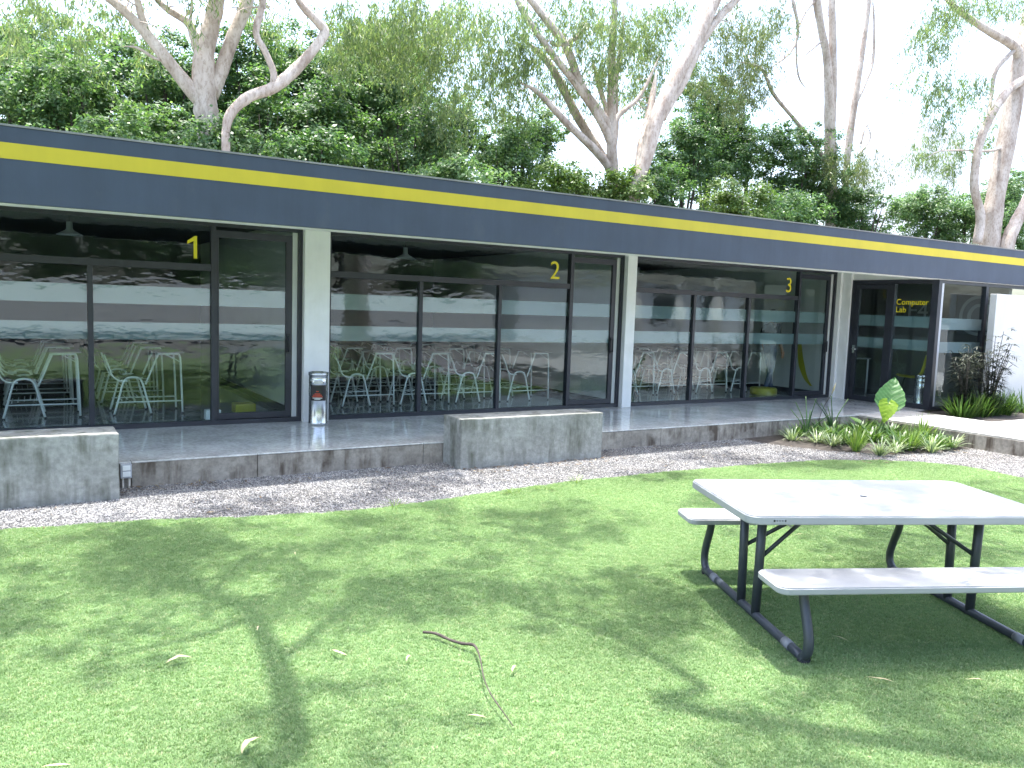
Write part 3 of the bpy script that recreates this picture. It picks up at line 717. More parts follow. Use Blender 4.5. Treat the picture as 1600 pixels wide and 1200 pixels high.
# ------------------------------------------------------------------ person walking inside room 3
def person(loc, rz):
    J = {'pelvis': (0, 0, .93), 'waist': (0, 0, 1.05), 'chest': (.01, 0, 1.25), 'neck': (.02, 0, 1.42), 'head0': (.035, 0, 1.50), 'head1': (.045, 0, 1.60), 'crown': (.04, 0, 1.665),
         'shl': (.01, .17, 1.36), 'ell': (-.03, .24, 1.10), 'wrl': (.10, .25, .90), 'hdl': (.14, .245, .84), 'shr': (.01, -.17, 1.36), 'elr': (-.05, -.24, 1.10), 'wrr': (.06, -.25, .88), 'hdr': (.09, -.25, .81),
         'hpl': (.0, .09, .90), 'knl': (.12, .10, .50), 'anl': (.20, .10, .09), 'tol': (.33, .11, .045), 'hpr': (.0, -.09, .90), 'knr': (-.04, -.10, .49), 'anr': (-.19, -.10, .11), 'tor': (-.07, -.11, .045)}
    Rr = {'pelvis': .13, 'waist': .115, 'chest': .13, 'neck': .055, 'head0': .07, 'head1': .088, 'crown': .055, 'shl': .062, 'ell': .043, 'wrl': .030, 'hdl': .034, 'shr': .062, 'elr': .043, 'wrr': .03, 'hdr': .034,
          'hpl': .088, 'knl': .060, 'anl': .048, 'tol': .04, 'hpr': .088, 'knr': .06, 'anr': .048, 'tor': .04}
    E_ = [('pelvis', 'waist'), ('waist', 'chest'), ('chest', 'neck'), ('neck', 'head0'), ('head0', 'head1'), ('head1', 'crown'), ('chest', 'shl'), ('shl', 'ell'), ('ell', 'wrl'), ('wrl', 'hdl'), ('chest', 'shr'), ('shr', 'elr'), ('elr', 'wrr'), ('wrr', 'hdr'),
          ('pelvis', 'hpl'), ('hpl', 'knl'), ('knl', 'anl'), ('anl', 'tol'), ('pelvis', 'hpr'), ('hpr', 'knr'), ('knr', 'anr'), ('anr', 'tor')]
    # fingers, rooted in each palm
    for s_, hd in (('l', 'hdl'), ('r', 'hdr')):
        hx, hy, hz = J[hd]; sy = 1 if s_ == 'l' else -1
        for k, (dx, ln) in enumerate(((.028, .070), (.010, .080), (-.008, .075), (-.026, .058))):
            J[f'f{s_}{k}a'] = (hx+dx, hy, hz-.03); J[f'f{s_}{k}b'] = (hx+dx*1.1+.006, hy-sy*.012, hz-.03-ln); Rr[f'f{s_}{k}a'] = .010; Rr[f'f{s_}{k}b'] = .008
            E_ += [(hd, f'f{s_}{k}a'), (f'f{s_}{k}a', f'f{s_}{k}b')]
        J[f't{s_}'] = (hx+.055, hy-sy*.02, hz-.035); Rr[f't{s_}'] = .010; E_.append((hd, f't{s_}'))
    names = list(J); idx = {n: i for i, n in enumerate(names)}
    me = bpy.data.meshes.new('person'); me.from_pydata([J[n] for n in names], [(idx[a], idx[b_]) for a, b_ in E_], [])
    o = bpy.data.objects.new('person', me); C.objects.link(o)
    sk = o.modifiers.new('skin', 'SKIN'); sk.use_smooth_shade = True
    sv = me.skin_vertices[0].data
    for n, i in idx.items(): sv[i].radius = (Rr[n], Rr[n]); sv[i].use_root = (n == 'pelvis')
    o.modifiers.new('subdivision', 'SUBSURF').levels = 2; o.modifiers['subdivision'].render_levels = 2
    dg = bpy.context.evaluated_depsgraph_get(); me2 = bpy.data.meshes.new_from_object(o.evaluated_get(dg)); me2.name = 'person'
    o.modifiers.clear(); o.data = me2; me2.materials.clear()
    for mn in ('denim', 'dark_shirt', 'skin', 'dark_plastic'): me2.materials.append(MATS[mn])
    for p_ in me2.polygons:
        c_ = p_.center
        arm = abs(c_.y) > .2
        if c_.z < .085: mi = 3
        elif arm: mi = 2 if c_.z < 1.12 else 1
        elif c_.z < .98: mi = 0
        elif c_.z < 1.42: mi = 1
        else: mi = 2
        p_.material_index = mi; p_.use_smooth = True
    hb = bmesh.new(); bmesh.ops.create_uvsphere(hb, u_segments=16, v_segments=10, radius=.102)
    bmesh.ops.delete(hb, geom=[v for v in hb.verts if v.co.x > .045 and v.co.z < .035 or v.co.z < -.075], context='VERTS')
    hm = bpy.data.meshes.new('hair'); hb.to_mesh(hm); hb.free(); hm.materials.append(MATS['hair'])
    for p_ in hm.polygons: p_.use_smooth = True
    ho = link(bpy.data.objects.new('hair', hm), o); ho.location = (.03, 0, 1.60); ho.modifiers.new('thickness', 'SOLIDIFY').thickness = .012
    fm = MB()
    for y in (-.032, .032): fm.lathe([(.001, .008), (.008, .004), (.011, 0), (.008, -.004), (.001, -.008)], 10, (.118, y, 1.575))
    fm.build('eyes', 'label_black', o)
    MB().tube([(.118, 0, 1.575), (.142, 0, 1.545), (.120, 0, 1.54)], [.008, .013, .008], 8).build('nose', 'skin', o)
    MB().tube([(.112, -.022, 1.512), (.121, 0, 1.510), (.112, .022, 1.512)], .006, 6).build('mouth', 'label_red', o)
    for s_ in (-1, 1): MB().tube([(.03, s_*.088, 1.59), (.022, s_*.102, 1.575), (.035, s_*.09, 1.545)], [.012, .015, .010], 8).build('ear', 'skin', o)
    o.location = loc; o.rotation_euler = (0, 0, rz); return o
tag(person((13.05, 1.05, .0), 0.0), 'person in blue jeans and a dark top walking inside the right classroom beside the door', 'person')

# ================================================================== PLANTS
nrng = np.random.default_rng(7)
def clump_blades(mb, n, length, width, spread, droop, r_, up=0.9, cx=0, cy=0):
    for i in range(n):
        a = r_.uniform(0, 2*PI); L_ = length*r_.uniform(.6, 1.1); el = r_.uniform(up-.35, min(1.5, up+.35))
        d = Vector((math.cos(a), math.sin(a), 0)); p = Vector((cx, cy, 0))+d*r_.uniform(0, spread); pts = [p.copy()]; dirv = d*math.cos(el)+Vector((0, 0, math.sin(el)))
        for k in range(5):
            p = p+dirv*(L_/5); dirv = (dirv+Vector((0, 0, -droop*(.4+k*.25)))).normalized(); pts.append(p.copy())
        for q in pts: q.z = max(q.z, .004)
        mb.strip(pts, [width*w_ for w_ in (.5, .9, 1, .85, .55, .08)], (-d.y, d.x, 0))
rp = random.Random(21)
def strap_plant(name, loc, n, length, width, droop, up, mat, label, group, spread=.05):
    mb = MB(); clump_blades(mb, n, length, width, spread, droop, rp, up)
    o = mb.build(name, mat); o.location = loc; tag(o, label, 'plant', group); return o
def bedz(x, y): return G+.005+.075*max(0, 1-math.hypot((x-10.6)/1.4, (y+2.8)/1.0))
sp = [(1238, 692, 'at the left end of the corner bed'), (1276, 696, 'second along the front of the corner bed'), (1300, 700, 'below the dark upright stalks in the corner bed'),
      (1375, 712, 'in front of the elephant ear plant'), (1398, 708, 'just right of the elephant ear stems'), (1455, 707, 'towards the right of the corner bed'), (1488, 700, 'beside the walkway edge of the corner bed')]
for x, y, w_ in sp:
    q = on_z(x, y, G); strap_plant('spider_plant', (q.x, q.y, bedz(q.x, q.y)-.01), 70, .30, .0075, .28, .9, 'leaf_pale', f'pale variegated spider plant {w_}', 'spider plants in the corner bed', .05)
for x, y, w_ in [(1337, 706, 'with upright yellow-green blades at the front of the bed'), (1420, 706, 'with bright yellow-green blades in the middle of the bed'), (1440, 690, 'with tall arching blades near the walkway')]:
    q = on_z(x, y, G); strap_plant('grass_clump', (q.x, q.y, bedz(q.x, q.y)-.01), 70, .44, .006, .14, 1.2, 'leaf_bright', f'grass clump {w_}', 'grass clumps in the corner bed', .06)
for (x, y, w_) in [(9.75, -2.45, 'behind the spider plants at the left of the corner bed'), (10.15, -2.7, 'in the centre left of the corner bed'), (10.7, -2.75, 'under the elephant ear leaves'), (11.25, -2.9, 'close to the walkway corner'), (10.9, -3.35, 'at the middle front of the corner bed'), (11.4, -3.45, 'against the side of the walkway'), (10.35, -3.2, 'at the left front of the corner bed'), (9.95, -3.1, 'between the first spider plants'), (10.5, -3.6, 'behind the front row of spider plants'), (11.1, -3.7, 'at the front right of the corner bed'), (11.3, -2.4, 'in the inner corner of porch and walkway'), (10.45, -2.35, 'against the porch edge in the corner bed')]:
    mb = MB(); clump_blades(mb, 130, .27, .015, .2, .28, rp, .9)
    o = mb.build('leafy_plant', 'leaf_strap'); o.location = (x, y, bedz(x, y)-.01); tag(o, f'low leafy green plant {w_}', 'plant', 'leafy plants in the corner bed')
for (x, y, n_, h_, w_) in [(9.70, -2.62, 7, .62, 'left'), (10.42, -2.50, 5, .60, 'right')]:
    mb = MB()
    for i in range(n_):
        a = rp.uniform(0, 2*PI); le = rp.uniform(.05, .32); hh = h_*rp.uniform(.65, 1.05)
        pts = smooth([(0, 0, 0), (le*.3*math.cos(a), le*.3*math.sin(a), hh*.5), (le*math.cos(a), le*math.sin(a), hh)], 5)
        mb.tube(pts, [.010]*4+[.009]*3+[.006]*(len(pts)-7), 6)
    o = mb.build('horsetail_plant', 'leaf_dark'); o.location = (x, y, bedz(x, y)-.01); tag(o, f'dark upright fern stalks rising at the {w_} of the corner bed', 'plant', 'dark stalk plants')
# elephant ear
eb_ = on_z(1395, 690, -.2)
ear = tag(empty('elephant_ear_plant', (10.98, -2.92, bedz(10.98, -2.92)-.01)), 'elephant ear plant with one big ribbed leaf over a young yellow-green leaf', 'plant')
def ear_leaf(name, mat, tip, size, stem0, rot, droop):
    mb = MB(); n = 16; out = []
    for i in range(n+1):
        u = i/n; y = -0.30+1.30*u      # lobes behind the stalk to the tip
        out.append((y, float(np.interp(u, [0, .05, .14, .28, .45, .65, .82, .94, 1], [.10, .27, .41, .46, .42, .31, .17, .06, .008]))*(1+.04*math.sin(i*2.3))))
    cols = 9
    for (y, w_) in out:
        for j in range(cols):
            s_ = (j-(cols-1)/2)/((cols-1)/2); x = s_*w_
            notch = -.0
            z = .10*abs(s_)**1.3*w_*2-droop*(y*y)*.5+.03*math.sin(y*26-abs(x)*22)
            yy = y+.24*(1-abs(s_))*max(0, (-.02-y)/.28)+.015*math.sin(s_*9+y*13)
            mb.v.append((x*size, yy*size, z*size))
    for i in range(n):
        for j in range(cols-1): a = i*cols+j; mb.f.append((a, a+1, a+cols+1, a+cols)); mb.sm.append(True)
    o = mb.build(name, mat, ear); o.location = tip; o.rotation_euler = rot
    MB().tube(smooth([stem0, ((stem0[0]*.4+tip[0]*.6), (stem0[1]*.4+tip[1]*.6), tip[2]*.55), tip], 6), [.013]*8+[.009]*5, 8).build('stem', 'stem_green', ear)
cd = (CAM-Vector((10.6, -2.95, .4))).normalized(); face = math.atan2(cd.y, cd.x)+PI/2
ear_leaf('leaf', 'ear_leaf', (.14, -.02, .50), .47, (.02, 0, 0), (rad(62), rad(8), face), .25)
ear_leaf('leaf', 'ear_leaf_young', (.02, -.08, .50), .30, (-.05, .03, 0), (rad(-58), rad(-12), face+PI+.15), .3)
ear_leaf('leaf', 'leaf_strap', (-.42, .10, .24), .16, (-.1, .05, 0), (rad(25), 0, face+.9), .3)
# flowering grass spikes
sk_ = tag(empty('plume_grass', (10.25, -2.35, bedz(10.25, -2.35)-.01)), 'thin grass stalk with a pink plume leaning over the porch edge', 'plant')
MB().tube(smooth([(0, 0, 0), (.10, .0, .35), (.28, -.02, .62)], 5), .004, 5).build('stalk', 'stem_dark', sk_)
MB().tube([(.28, -.02, .62), (.315, -.025, .70), (.35, -.03, .79)], [.006, .013, .003], 7).build('plume', 'dry_leaf', sk_)
# bed by the lab: strap leaves, false aralia
for i, (x, w_) in enumerate([(13.55, 'nearest the lab corner post'), (13.95, 'below the first lab pane'), (14.35, 'left of the dark aralia'), (14.75, 'right of the dark aralia stems'), (15.5, 'below the white screen wall')]):
    mb = MB(); clump_blades(mb, 150 if i < 4 else 80, .46, .011, .22, .16, rp, 1.1)
    o = mb.build('strap_leaf_plant', 'leaf_strap'); o.location = (x, -2.68-.05*(i % 2), -.035); tag(o, f'bushy strap-leaved plant {w_}', 'plant', 'strap leaf plants by the lab')
al = tag(empty('false_aralia', (14.25, -2.75, -.035)), 'tall dark false aralia shrub with thin fingered leaves in front of the white wall', 'plant')
al2 = tag(empty('false_aralia', (13.72, -2.62, -.035)), 'smaller dark false aralia shrub in front of the first lab pane', 'plant')
def aralia(parent, n, H_, seed):
    r_ = random.Random(seed); lv = MB()
    for i in range(n):
        a = r_.uniform(0, 2*PI); le = r_.uniform(.1, .38); hh = H_*r_.uniform(.6, 1.05)
        pts = smooth([(.05*math.cos(a), .05*math.sin(a), 0), (le*.35*math.cos(a), le*.35*math.sin(a), hh*.5), (le*math.cos(a), le*math.sin(a), hh)], 6)
        MB().tube(pts, list(np.linspace(.011, .004, len(pts))), 6).build('stem', 'stem_dark', parent)
        for k, q in enumerate(pts):
            if k < 2: continue
            for w_ in range(2):
                b_ = r_.uniform(0, 2*PI); pd = Vector((math.cos(b_), math.sin(b_), r_.uniform(.0, .5))).normalized(); L_ = r_.uniform(.06, .15)
                e = Vector(q)+pd*L_; lv.strip([q, e], [.0016, .0016], (-pd.y, pd.x, 0))
                for f_ in range(6):
                    c_ = b_+(f_-2.5)*.62; fd = Vector((math.cos(c_), math.sin(c_), r_.uniform(-.55, .15))).normalized(); ll = r_.uniform(.09, .17)
                    lv.strip([e, e+fd*ll*.5, e+fd*ll], [.004, .0105, .001], (-fd.y, fd.x, 0))
    lv.build('foliage', 'leaf_aralia', parent)
aralia(al, 13, 1.45, 4); aralia(al2, 9, 1.15, 9)
# weeds on the gravel edge
for i, (x, y, w_) in enumerate([(800, 772, 'spreading at the lawn edge below the middle bench'), (848, 766, 'tallest at the lawn edge below the middle bench'), (903, 755, 'in the gravel right of the others'), (617, 792, 'alone at the lawn edge left of the middle bench')]):
    q = on_z(x, y, G); mb = MB(); clump_blades(mb, 26, .13, .0035, .07, .25, rp, .7); o = mb.build('weed_tuft', 'leaf_bright'); o.location = (q.x, q.y, G); tag(o, f'small green weed tuft {w_}', 'weed', 'weeds at the gravel edge')

# fallen twig and leaves
tw = [on_z(x, y, G+.03) for x, y in [(660, 989), (680, 993), (700, 1000), (722, 1008), (738, 1014), (746, 1030), (752, 1050), (757, 1072), (764, 1093), (778, 1112), (803, 1138)]]
hz = [.012, .02, .012, .018, .03, .05, .055, .05, .04, .03, .02]
pts = smooth([(p.x+rng.uniform(-.006, .006), p.y, G+.022+h_) + (r_,) for p, h_, r_ in zip(tw, hz, [.007, .0085, .008, .0085, .007, .005, .004, .0035, .0032, .003, .002])], 3)
o = MB().tube([q[:3] for q in pts], [float(q[3])*rng.uniform(.85, 1.15) for q in pts], 8).build('fallen_twig', 'bark_brown'); tag(o, 'crooked brown fallen twig lying on the lawn', 'twig')
LV = [(530, 1020, .11, 'curled pale leaf left of the upper end of the twig'), (393, 1165, .13, 'long pale leaf near the bottom edge of the lawn, left of the twig'), (280, 1032, .12, 'thin curved leaf in the shade at the left of the lawn'), (1375, 1062, .13, 'long thin leaf in front of the picnic table'),
      (1312, 998, .10, 'curled leaf in the shadow under the picnic table'), (745, 1120, .09, 'small pale leaf right beside the lower part of the twig'), (805, 1046, .07, 'small pale leaf to the right of the twig'), (1250, 836, .10, 'pale leaf between the table legs and far bench'), (1296, 870, .06, 'tiny leaf in the middle of the grass under the table'),
      (1524, 1063, .09, 'leaf near the right edge in front of the table'), (462, 866, .05, 'tiny pale leaf in the upper left part of the lawn'), (1562, 852, .06, 'small leaf at the right behind the table legs'), (405, 983, .05, 'tiny leaf on the branch shadow at the left'), (88, 1197, .10, 'leaf cut by the bottom left edge of the picture'), (640, 1030, .06, 'faint leaf to the left of the middle of the twig')]
for x, y, L_, lab in LV:
    q = on_z(x, y, G+.03); a = rng.uniform(0, PI); d = Vector((math.cos(a), math.sin(a), 0)); sd = Vector((-d.y, d.x, .15))
    pp = [Vector((0, 0, 0))+d*(L_*(k/6-.5))+sd*(.12*L_*math.sin(k/6*PI)*rng.uniform(.8, 1.6))+Vector((0, 0, .004+.012*math.sin(k/6*PI))) for k in range(7)]
    mb = MB().strip(pp, [L_*.085*w_ for w_ in (.05, .6, .95, 1, .8, .45, .05)], sd); o = mb.build('fallen_leaf', 'dry_leaf'); o.location = (q.x, q.y, G+.028); tag(o, lab, 'leaf', 'dry leaves fallen on the lawn')

# brown leaf litter drifted on the gravel under the benches and the porch edge
rl = np.random.default_rng(55); cen = []
for x0, x1, y0, y1, n_ in ((4.1, 6.4, -2.85, -2.52, 150), (.75, 1.6, -2.35, -2.1, 70), (1.0, 9.0, -2.5, -2.1, 130), (9.0, 11.3, -4.2, -3.4, 120), (-.5, 9.5, -3.6, -2.5, 90)):
    cen.append(np.stack([rl.uniform(x0, x1, n_), rl.uniform(y0, y1, n_), np.full(n_, G+.014)+rl.uniform(0, .006, n_)], 1))
cen = np.concatenate(cen); n_ = len(cen); an = rl.uniform(0, 2*PI, n_); d_ = np.stack([np.cos(an), np.sin(an), rl.normal(0, .12, n_)], 1); s2 = np.stack([-np.sin(an), np.cos(an), rl.normal(0, .2, n_)], 1)
LL = rl.uniform(.03, .085, n_)[:, None]; WW = LL*rl.uniform(.12, .3, n_)[:, None]
Vl = np.stack([cen-d_*LL*.5, cen+s2*WW*.5, cen+d_*LL*.5, cen-s2*WW*.5], 1)
leafmat('litter_leaf', [(0, (0.06, 0.04, 0.028)), (0.6, (0.14, 0.095, 0.06)), (1, (0.34, 0.27, 0.17))], 0.1, 0.7)
tag(link(bpy.data.objects.new('leaf_litter', np_mesh('leaf_litter', Vl, 4, 'litter_leaf'))), 'dry brown leaf litter scattered over the gravel', 'leaf litter', kind='stuff')

# ================================================================== TREES
def leaves_np(cen, nrm, length, width, rg, droop=0.0):
    """diamond leaves: cen (n,3), nrm (n,3) preferred facing, returns (n,4,3)."""
    n = len(cen)
    nn = nrm+rg.normal(0, .55, (n, 3)); nn /= np.linalg.norm(nn, axis=1)[:, None]+1e-9
    d = rg.normal(0, 1, (n, 3)); d[:, 2] = d[:, 2]*.6-droop
    d -= nn*(d*nn).sum(1)[:, None]; d /= np.linalg.norm(d, axis=1)[:, None]+1e-9
    s_ = np.cross(nn, d)
    L_ = (length*rg.uniform(.65, 1.25, n))[:, None]; w_ = (width*rg.uniform(.7, 1.2, n))[:, None]
    return np.stack([cen-d*L_*.5, cen+s_*w_*.5-d*L_*.06-nn*w_*.12, cen+d*L_*.5, cen-s_*w_*.5-d*L_*.06-nn*w_*.12], 1)
def broad_crown(blobs, per_m3, rg, length=.10, width=.055, clump=.34, per_clump=70):
    """blobs: (centre, radii) ellipsoids filled with leaf clumps, denser at the skin."""
    out = []
    for c, r in blobs:
        c = np.array(c, float); r = np.array(r, float)
        n = max(6, int(4.19*r.prod()*per_m3))
        u = rg.normal(0, 1, (n, 3)); u /= np.linalg.norm(u, axis=1)[:, None]
        rr = rg.uniform(.35, 1.08, n)**.6; cc = c+u*rr[:, None]*r
        k = rg.poisson(per_clump, n)+8; idx = np.repeat(np.arange(n), k)
        sz = (clump*rg.uniform(.6, 1.35, n))[idx][:, None]
        off = rg.normal(0, .42, (len(idx), 3))*sz*np.array([1, 1, .62])
        pts = cc[idx]+off
        nr = u[idx]*.6+np.array([0, 0, .9])+off/np.maximum(np.linalg.norm(off, axis=1)[:, None], .01)*.5
        out.append(leaves_np(pts, nr, length, width, rg, .5))
    return np.concatenate(out)
def weeping_crown(blobs, sprigs_m3, rg, leaf=.17, width=.032, hang=.7, per=22):
    """gum foliage: drooping sprigs of long narrow leaves."""
    out = []
    for c, r in blobs:
        c = np.array(c, float); r = np.array(r, float); n = max(4, int(4.19*r.prod()*sprigs_m3))
        u = rg.normal(0, 1, (n, 3)); u /= np.linalg.norm(u, axis=1)[:, None]
        cc = c+u*(rg.uniform(.1, 1.05, n)**.5)[:, None]*r
        k = rg.poisson(per, n)+5; idx = np.repeat(np.arange(n), k); m_ = len(idx)
        tt = rg.uniform(0, 1, m_)
        dr = rg.normal(0, .55, (n, 3)); dr[:, 2] = -np.abs(dr[:, 2])*.4-.55
        pts = cc[idx]+dr[idx]*(tt*hang)[:, None]*rg.uniform(.6, 1.2, n)[idx][:, None]+rg.normal(0, .06, (m_, 3)); pts[:, 2] -= tt**2*hang*.25
        d = rg.normal(0, .42, (m_, 3)); d[:, 2] = -1; d /= np.linalg.norm(d, axis=1)[:, None]
        a = rg.uniform(0, 2*PI, m_); s_ = np.stack([np.cos(a), np.sin(a), np.zeros(m_)], 1); s_ -= d*(s_*d).sum(1)[:, None]; s_ /= np.linalg.norm(s_, axis=1)[:, None]
        L_ = (leaf*rg.uniform(.6, 1.25, m_))[:, None]; w_ = (width*rg.uniform(.7, 1.2, m_))[:, None]; bend = s_*0+np.stack([rg.normal(0, .03, m_), rg.normal(0, .03, m_), np.zeros(m_)], 1)
        out.append(np.stack([pts, pts+d*L_*.45+s_*w_*.5, pts+d*L_+bend, pts+d*L_*.45-s_*w_*.5], 1))
    return np.concatenate(out)
def crown_obj(V, mat, parent, name='crown'):
    return link(bpy.data.objects.new(name, np_mesh(name, V, 4, mat)), parent)
def limb(pts, parent, name='limb', mat='gum_bark', k=10, per=5, wob=.05, rg=random.Random(2)):
    """pts: (x, y, z, radius)."""
    if name == 'limb': pts = list(pts[:-1])+[(*pts[-1][:3], pts[-1][3]*.3)]
    q = smooth(pts, per); mb = MB()
    mb.tube([(float(p[0]), float(p[1]), float(p[2])) for p in q], [max(.004, float(p[3]))*rg.uniform(1-wob, 1+wob) for p in q], k)
    if name == 'limb' and mat == 'gum_bark' and k == 10:      # fine twigs on the outer part
        for _ in range(6):
            p = q[rg.randrange(len(q)//2, len(q))]; d = Vector((rg.uniform(-1, 1), rg.uniform(-1, 1), rg.uniform(-.3, 1))).normalized(); L_ = rg.uniform(.35, 1.1)
            a = Vector((float(p[0]), float(p[1]), float(p[2]))); b_ = a+d*L_*.5+Vector((rg.uniform(-.1, .1), 0, rg.uniform(-.1, .15))); c_ = a+d*L_+Vector((rg.uniform(-.2, .2), rg.uniform(-.2, .2), -.2*L_))
            w_ = min(.02, float(p[3])*.4); mb.tube([t_[:3] for t_ in smooth([tuple(a), tuple(b_), tuple(c_)], 4)], list(np.linspace(w_, .003, 9)), 5)
    return mb.build(name, mat, parent)
def pxlimb(pp, Y):
    """photo polyline (x, y, width px[, extra depth]) at depth plane Y -> (x, y, z, r)."""
    out = []
    for p in pp:
        y_ = Y+(p[3] if len(p) > 3 else 0); q = on_y(p[0], p[1], y_)
        dist = (q-CAM).dot(_f); out.append((q.x, q.y, q.z, p[2]/2*dist/FPX))
    return out
def to_ground(pl):
    x, y, z, r = pl[0]; return [(x+.05, y, -.32, r*1.35), (x+.02, y, .8, r*1.12)]+pl
def gum(Y, trunk, limbs, label, crowns=(), mat='leaf_gum', sprigs=9, seed=1, leafk={}):
    rg = np.random.default_rng(seed)
    tp = to_ground(pxlimb(trunk, Y)); t_ = tag(empty('gum_tree', (tp[0][0], tp[0][1], -.30)), label, 'tree', 'pale-barked gum trees behind the building')
    off = Vector((tp[0][0], tp[0][1], -.30))
    rr = random.Random(seed)
    def sh(pl): return [(p[0]-off.x, p[1]-off.y, p[2]-off.z, p[3]) for p in pl]
    limb(sh(tp), t_, 'trunk', k=14, rg=rr)
    for l_ in limbs: limb(sh(pxlimb(l_, Y)), t_, 'limb', rg=rr)
    blobs = []
    for (cx, cy, rx, ry, dy, ry_m) in crowns:
        c = on_y(cx, cy, Y+dy); s_ = (c-CAM).dot(_f)/FPX
        blobs.append((np.array(c)-np.array(off), (rx*s_*1.05, ry_m, ry*s_)))
    if blobs: V_ = weeping_crown(blobs, sprigs*3.4, rg, **leafk); crown_obj(V_, mat, t_)
    return t_
UP = 1
gum(10.0, [(326, 228, 34), (322, 175, 37), (318, 120, 36), (320, 80, 30), (330, 40, 26), (340, -10, 24), (352, -120, 18), (360, -240, 8)],
    [[(312, 158, 22), (298, 140, 22), (262, 95, 20), (228, 52, 17), (195, 18, 14), (165, -6, 12), (110, -50, 8)], [(232, 56, 12), (222, 28, 12), (214, -2, 10), (200, -60, 7)], [(318, 105, 18), (305, 62, 16), (294, 36, 13), (258, 12, 10), (225, -20, 8)],
     [(330, 150, 22), (345, 112, 22), (356, 80, 21), (368, 48, 20), (382, 15, 20), (396, -30, 16), (420, -110, 9)], [(262, 96, 6), (240, 90, 5), (215, 75, 4), (190, 72, 3)], [(296, 38, 5), (300, 8, 4), (297, -20, 3)]],
    'thick pale gum tree forking low above the left part of the roof', [(60, -10, 50, 30, 1, 1.4), (130, 0, 40, 30, 1, 1.2), (20, 40, 40, 35, 1, 1.2), (110, 45, 40, 25, 1, 1), (200, 30, 30, 25, 1, 1), (290, 5, 20, 30, -1.5, .5), (255, 60, 30, 25, 1, .8), (430, 20, 35, 25, 1, 1), (250, -110, 200, 60, -1, 2.0)], 'leaf_gum', 5, 31)
gum(8.6, [(353, 240, 13), (353, 205, 13), (361, 177, 15), (388, 152, 17), (425, 138, 18), (456, 114, 18), (486, 82, 15), (507, 52, 15), (498, 36, 14), (474, 12, 11), (462, -10, 10), (440, -80, 6)],
    [[(428, 136, 13), (427, 112, 11), (414, 80, 10), (400, 52, 11), (408, 16, 10), (413, -12, 9), (420, -90, 5)]], 'slender gum tree with snaking S-shaped trunk beside the thick forked gum', [(430, -90, 60, 40, 0, 1.2)], 'leaf_gum', 5, 32)
gum(11.0, [(957, 283, 17), (956, 240, 17), (956, 205, 15), (955, 150, 13), (956, 84, 12), (960, 20, 10), (965, -60, 7)],
    [[(957, 238, 12), (950, 212, 13), (930, 175, 12), (895, 125, 11), (855, 74, 10), (814, 13, 9), (790, -40, 6)], [(957, 222, 11), (951, 196, 12), (935, 172, 13), (909, 135, 13), (885, 74, 13), (858, 37, 12), (825, -5, 10), (780, -60, 6)], [(958, 282, 12, .1), (948, 256, 14, .4), (930, 226, 14, .8), (902, 182, 14, 1), (875, 128, 13, 1.2), (851, 91, 11, 1.3), (815, 60, 8, 1.4)],
     [(958, 276, 12), (946, 254, 13), (925, 230, 13), (885, 192, 11), (841, 145, 8), (810, 128, 5)], [(956, 205, 9), (966, 182, 9), (977, 171, 8), (996, 155, 7), (1012, 128, 6), (1030, 88, 4)], [(860, 66, 6), (872, 70, 7), (898, 61, 7), (912, 48, 6), (916, 36, 4)], [(958, 240, 8, .1), (963, 200, 8, .5), (962, 130, 8, .6), (970, 75, 7, .6), (975, 10, 5, .6)], [(957, 230, 8, .1), (948, 175, 8, .7), (935, 130, 8, .8), (925, 90, 6, .8)]],
    'many-stemmed pale gum tree in the middle above the roof', [(600, 15, 60, 35, -1, 1.6), (660, 30, 50, 40, -1, 1.6), (700, 60, 45, 45, -.5, 1.3), (560, 50, 50, 35, 0, 1.4), (620, 80, 50, 35, 0, 1.2), (690, 120, 35, 45, -.5, 1), (725, 20, 45, 40, 0, 1.2), (780, 35, 45, 40, 0, 1.2), (800, 95, 50, 40, .3, 1.2), (830, 50, 40, 40, 0, 1.1), (760, 120, 40, 35, .5, 1.2), (800, 160, 40, 35, .8, 1), (700, 185, 30, 40, -.5, .9), (880, 15, 50, 30, .5, 1.2), (920, 45, 40, 40, -.5, 1), (960, 20, 50, 35, -.5, 1), (965, 80, 35, 35, 0, 1.2), (940, 110, 25, 35, -.3, .8), (1010, 40, 40, 40, .8, 1), (1020, 90, 30, 50, .8, 1), (880, 130, 40, 40, 1, 1), (1050, 20, 30, 35, 0, 1), (1000, 140, 35, 35, 1.5, 1), (520, 20, 30, 30, 0, 1), (535, 90, 25, 30, .5, .8)], 'leaf_gum', 7, 33)
gum(9.4, [(989, 318, 19), (998, 280, 20), (1010, 243, 22), (1027, 182, 25), (1061, 111, 23), (1091, 54, 21), (1118, -2, 20), (1150, -70, 15), (1190, -170, 8)],
    [[(1034, 185, 14), (1050, 155, 15), (1064, 132, 16), (1094, 67, 16), (1121, 30, 13), (1152, -2, 11), (1200, -50, 7)], [(995, 300, 12, .1), (997, 268, 13, .6), (1003, 225, 14, 1), (1012, 190, 13, 1.2), (1020, 148, 10, 1.4), (1026, 110, 7, 1.5)]], 'leaning pale gum trunk rising to the right behind the roof', [(1180, -110, 130, 60, 0, 2)], 'leaf_gum', 4, 34)
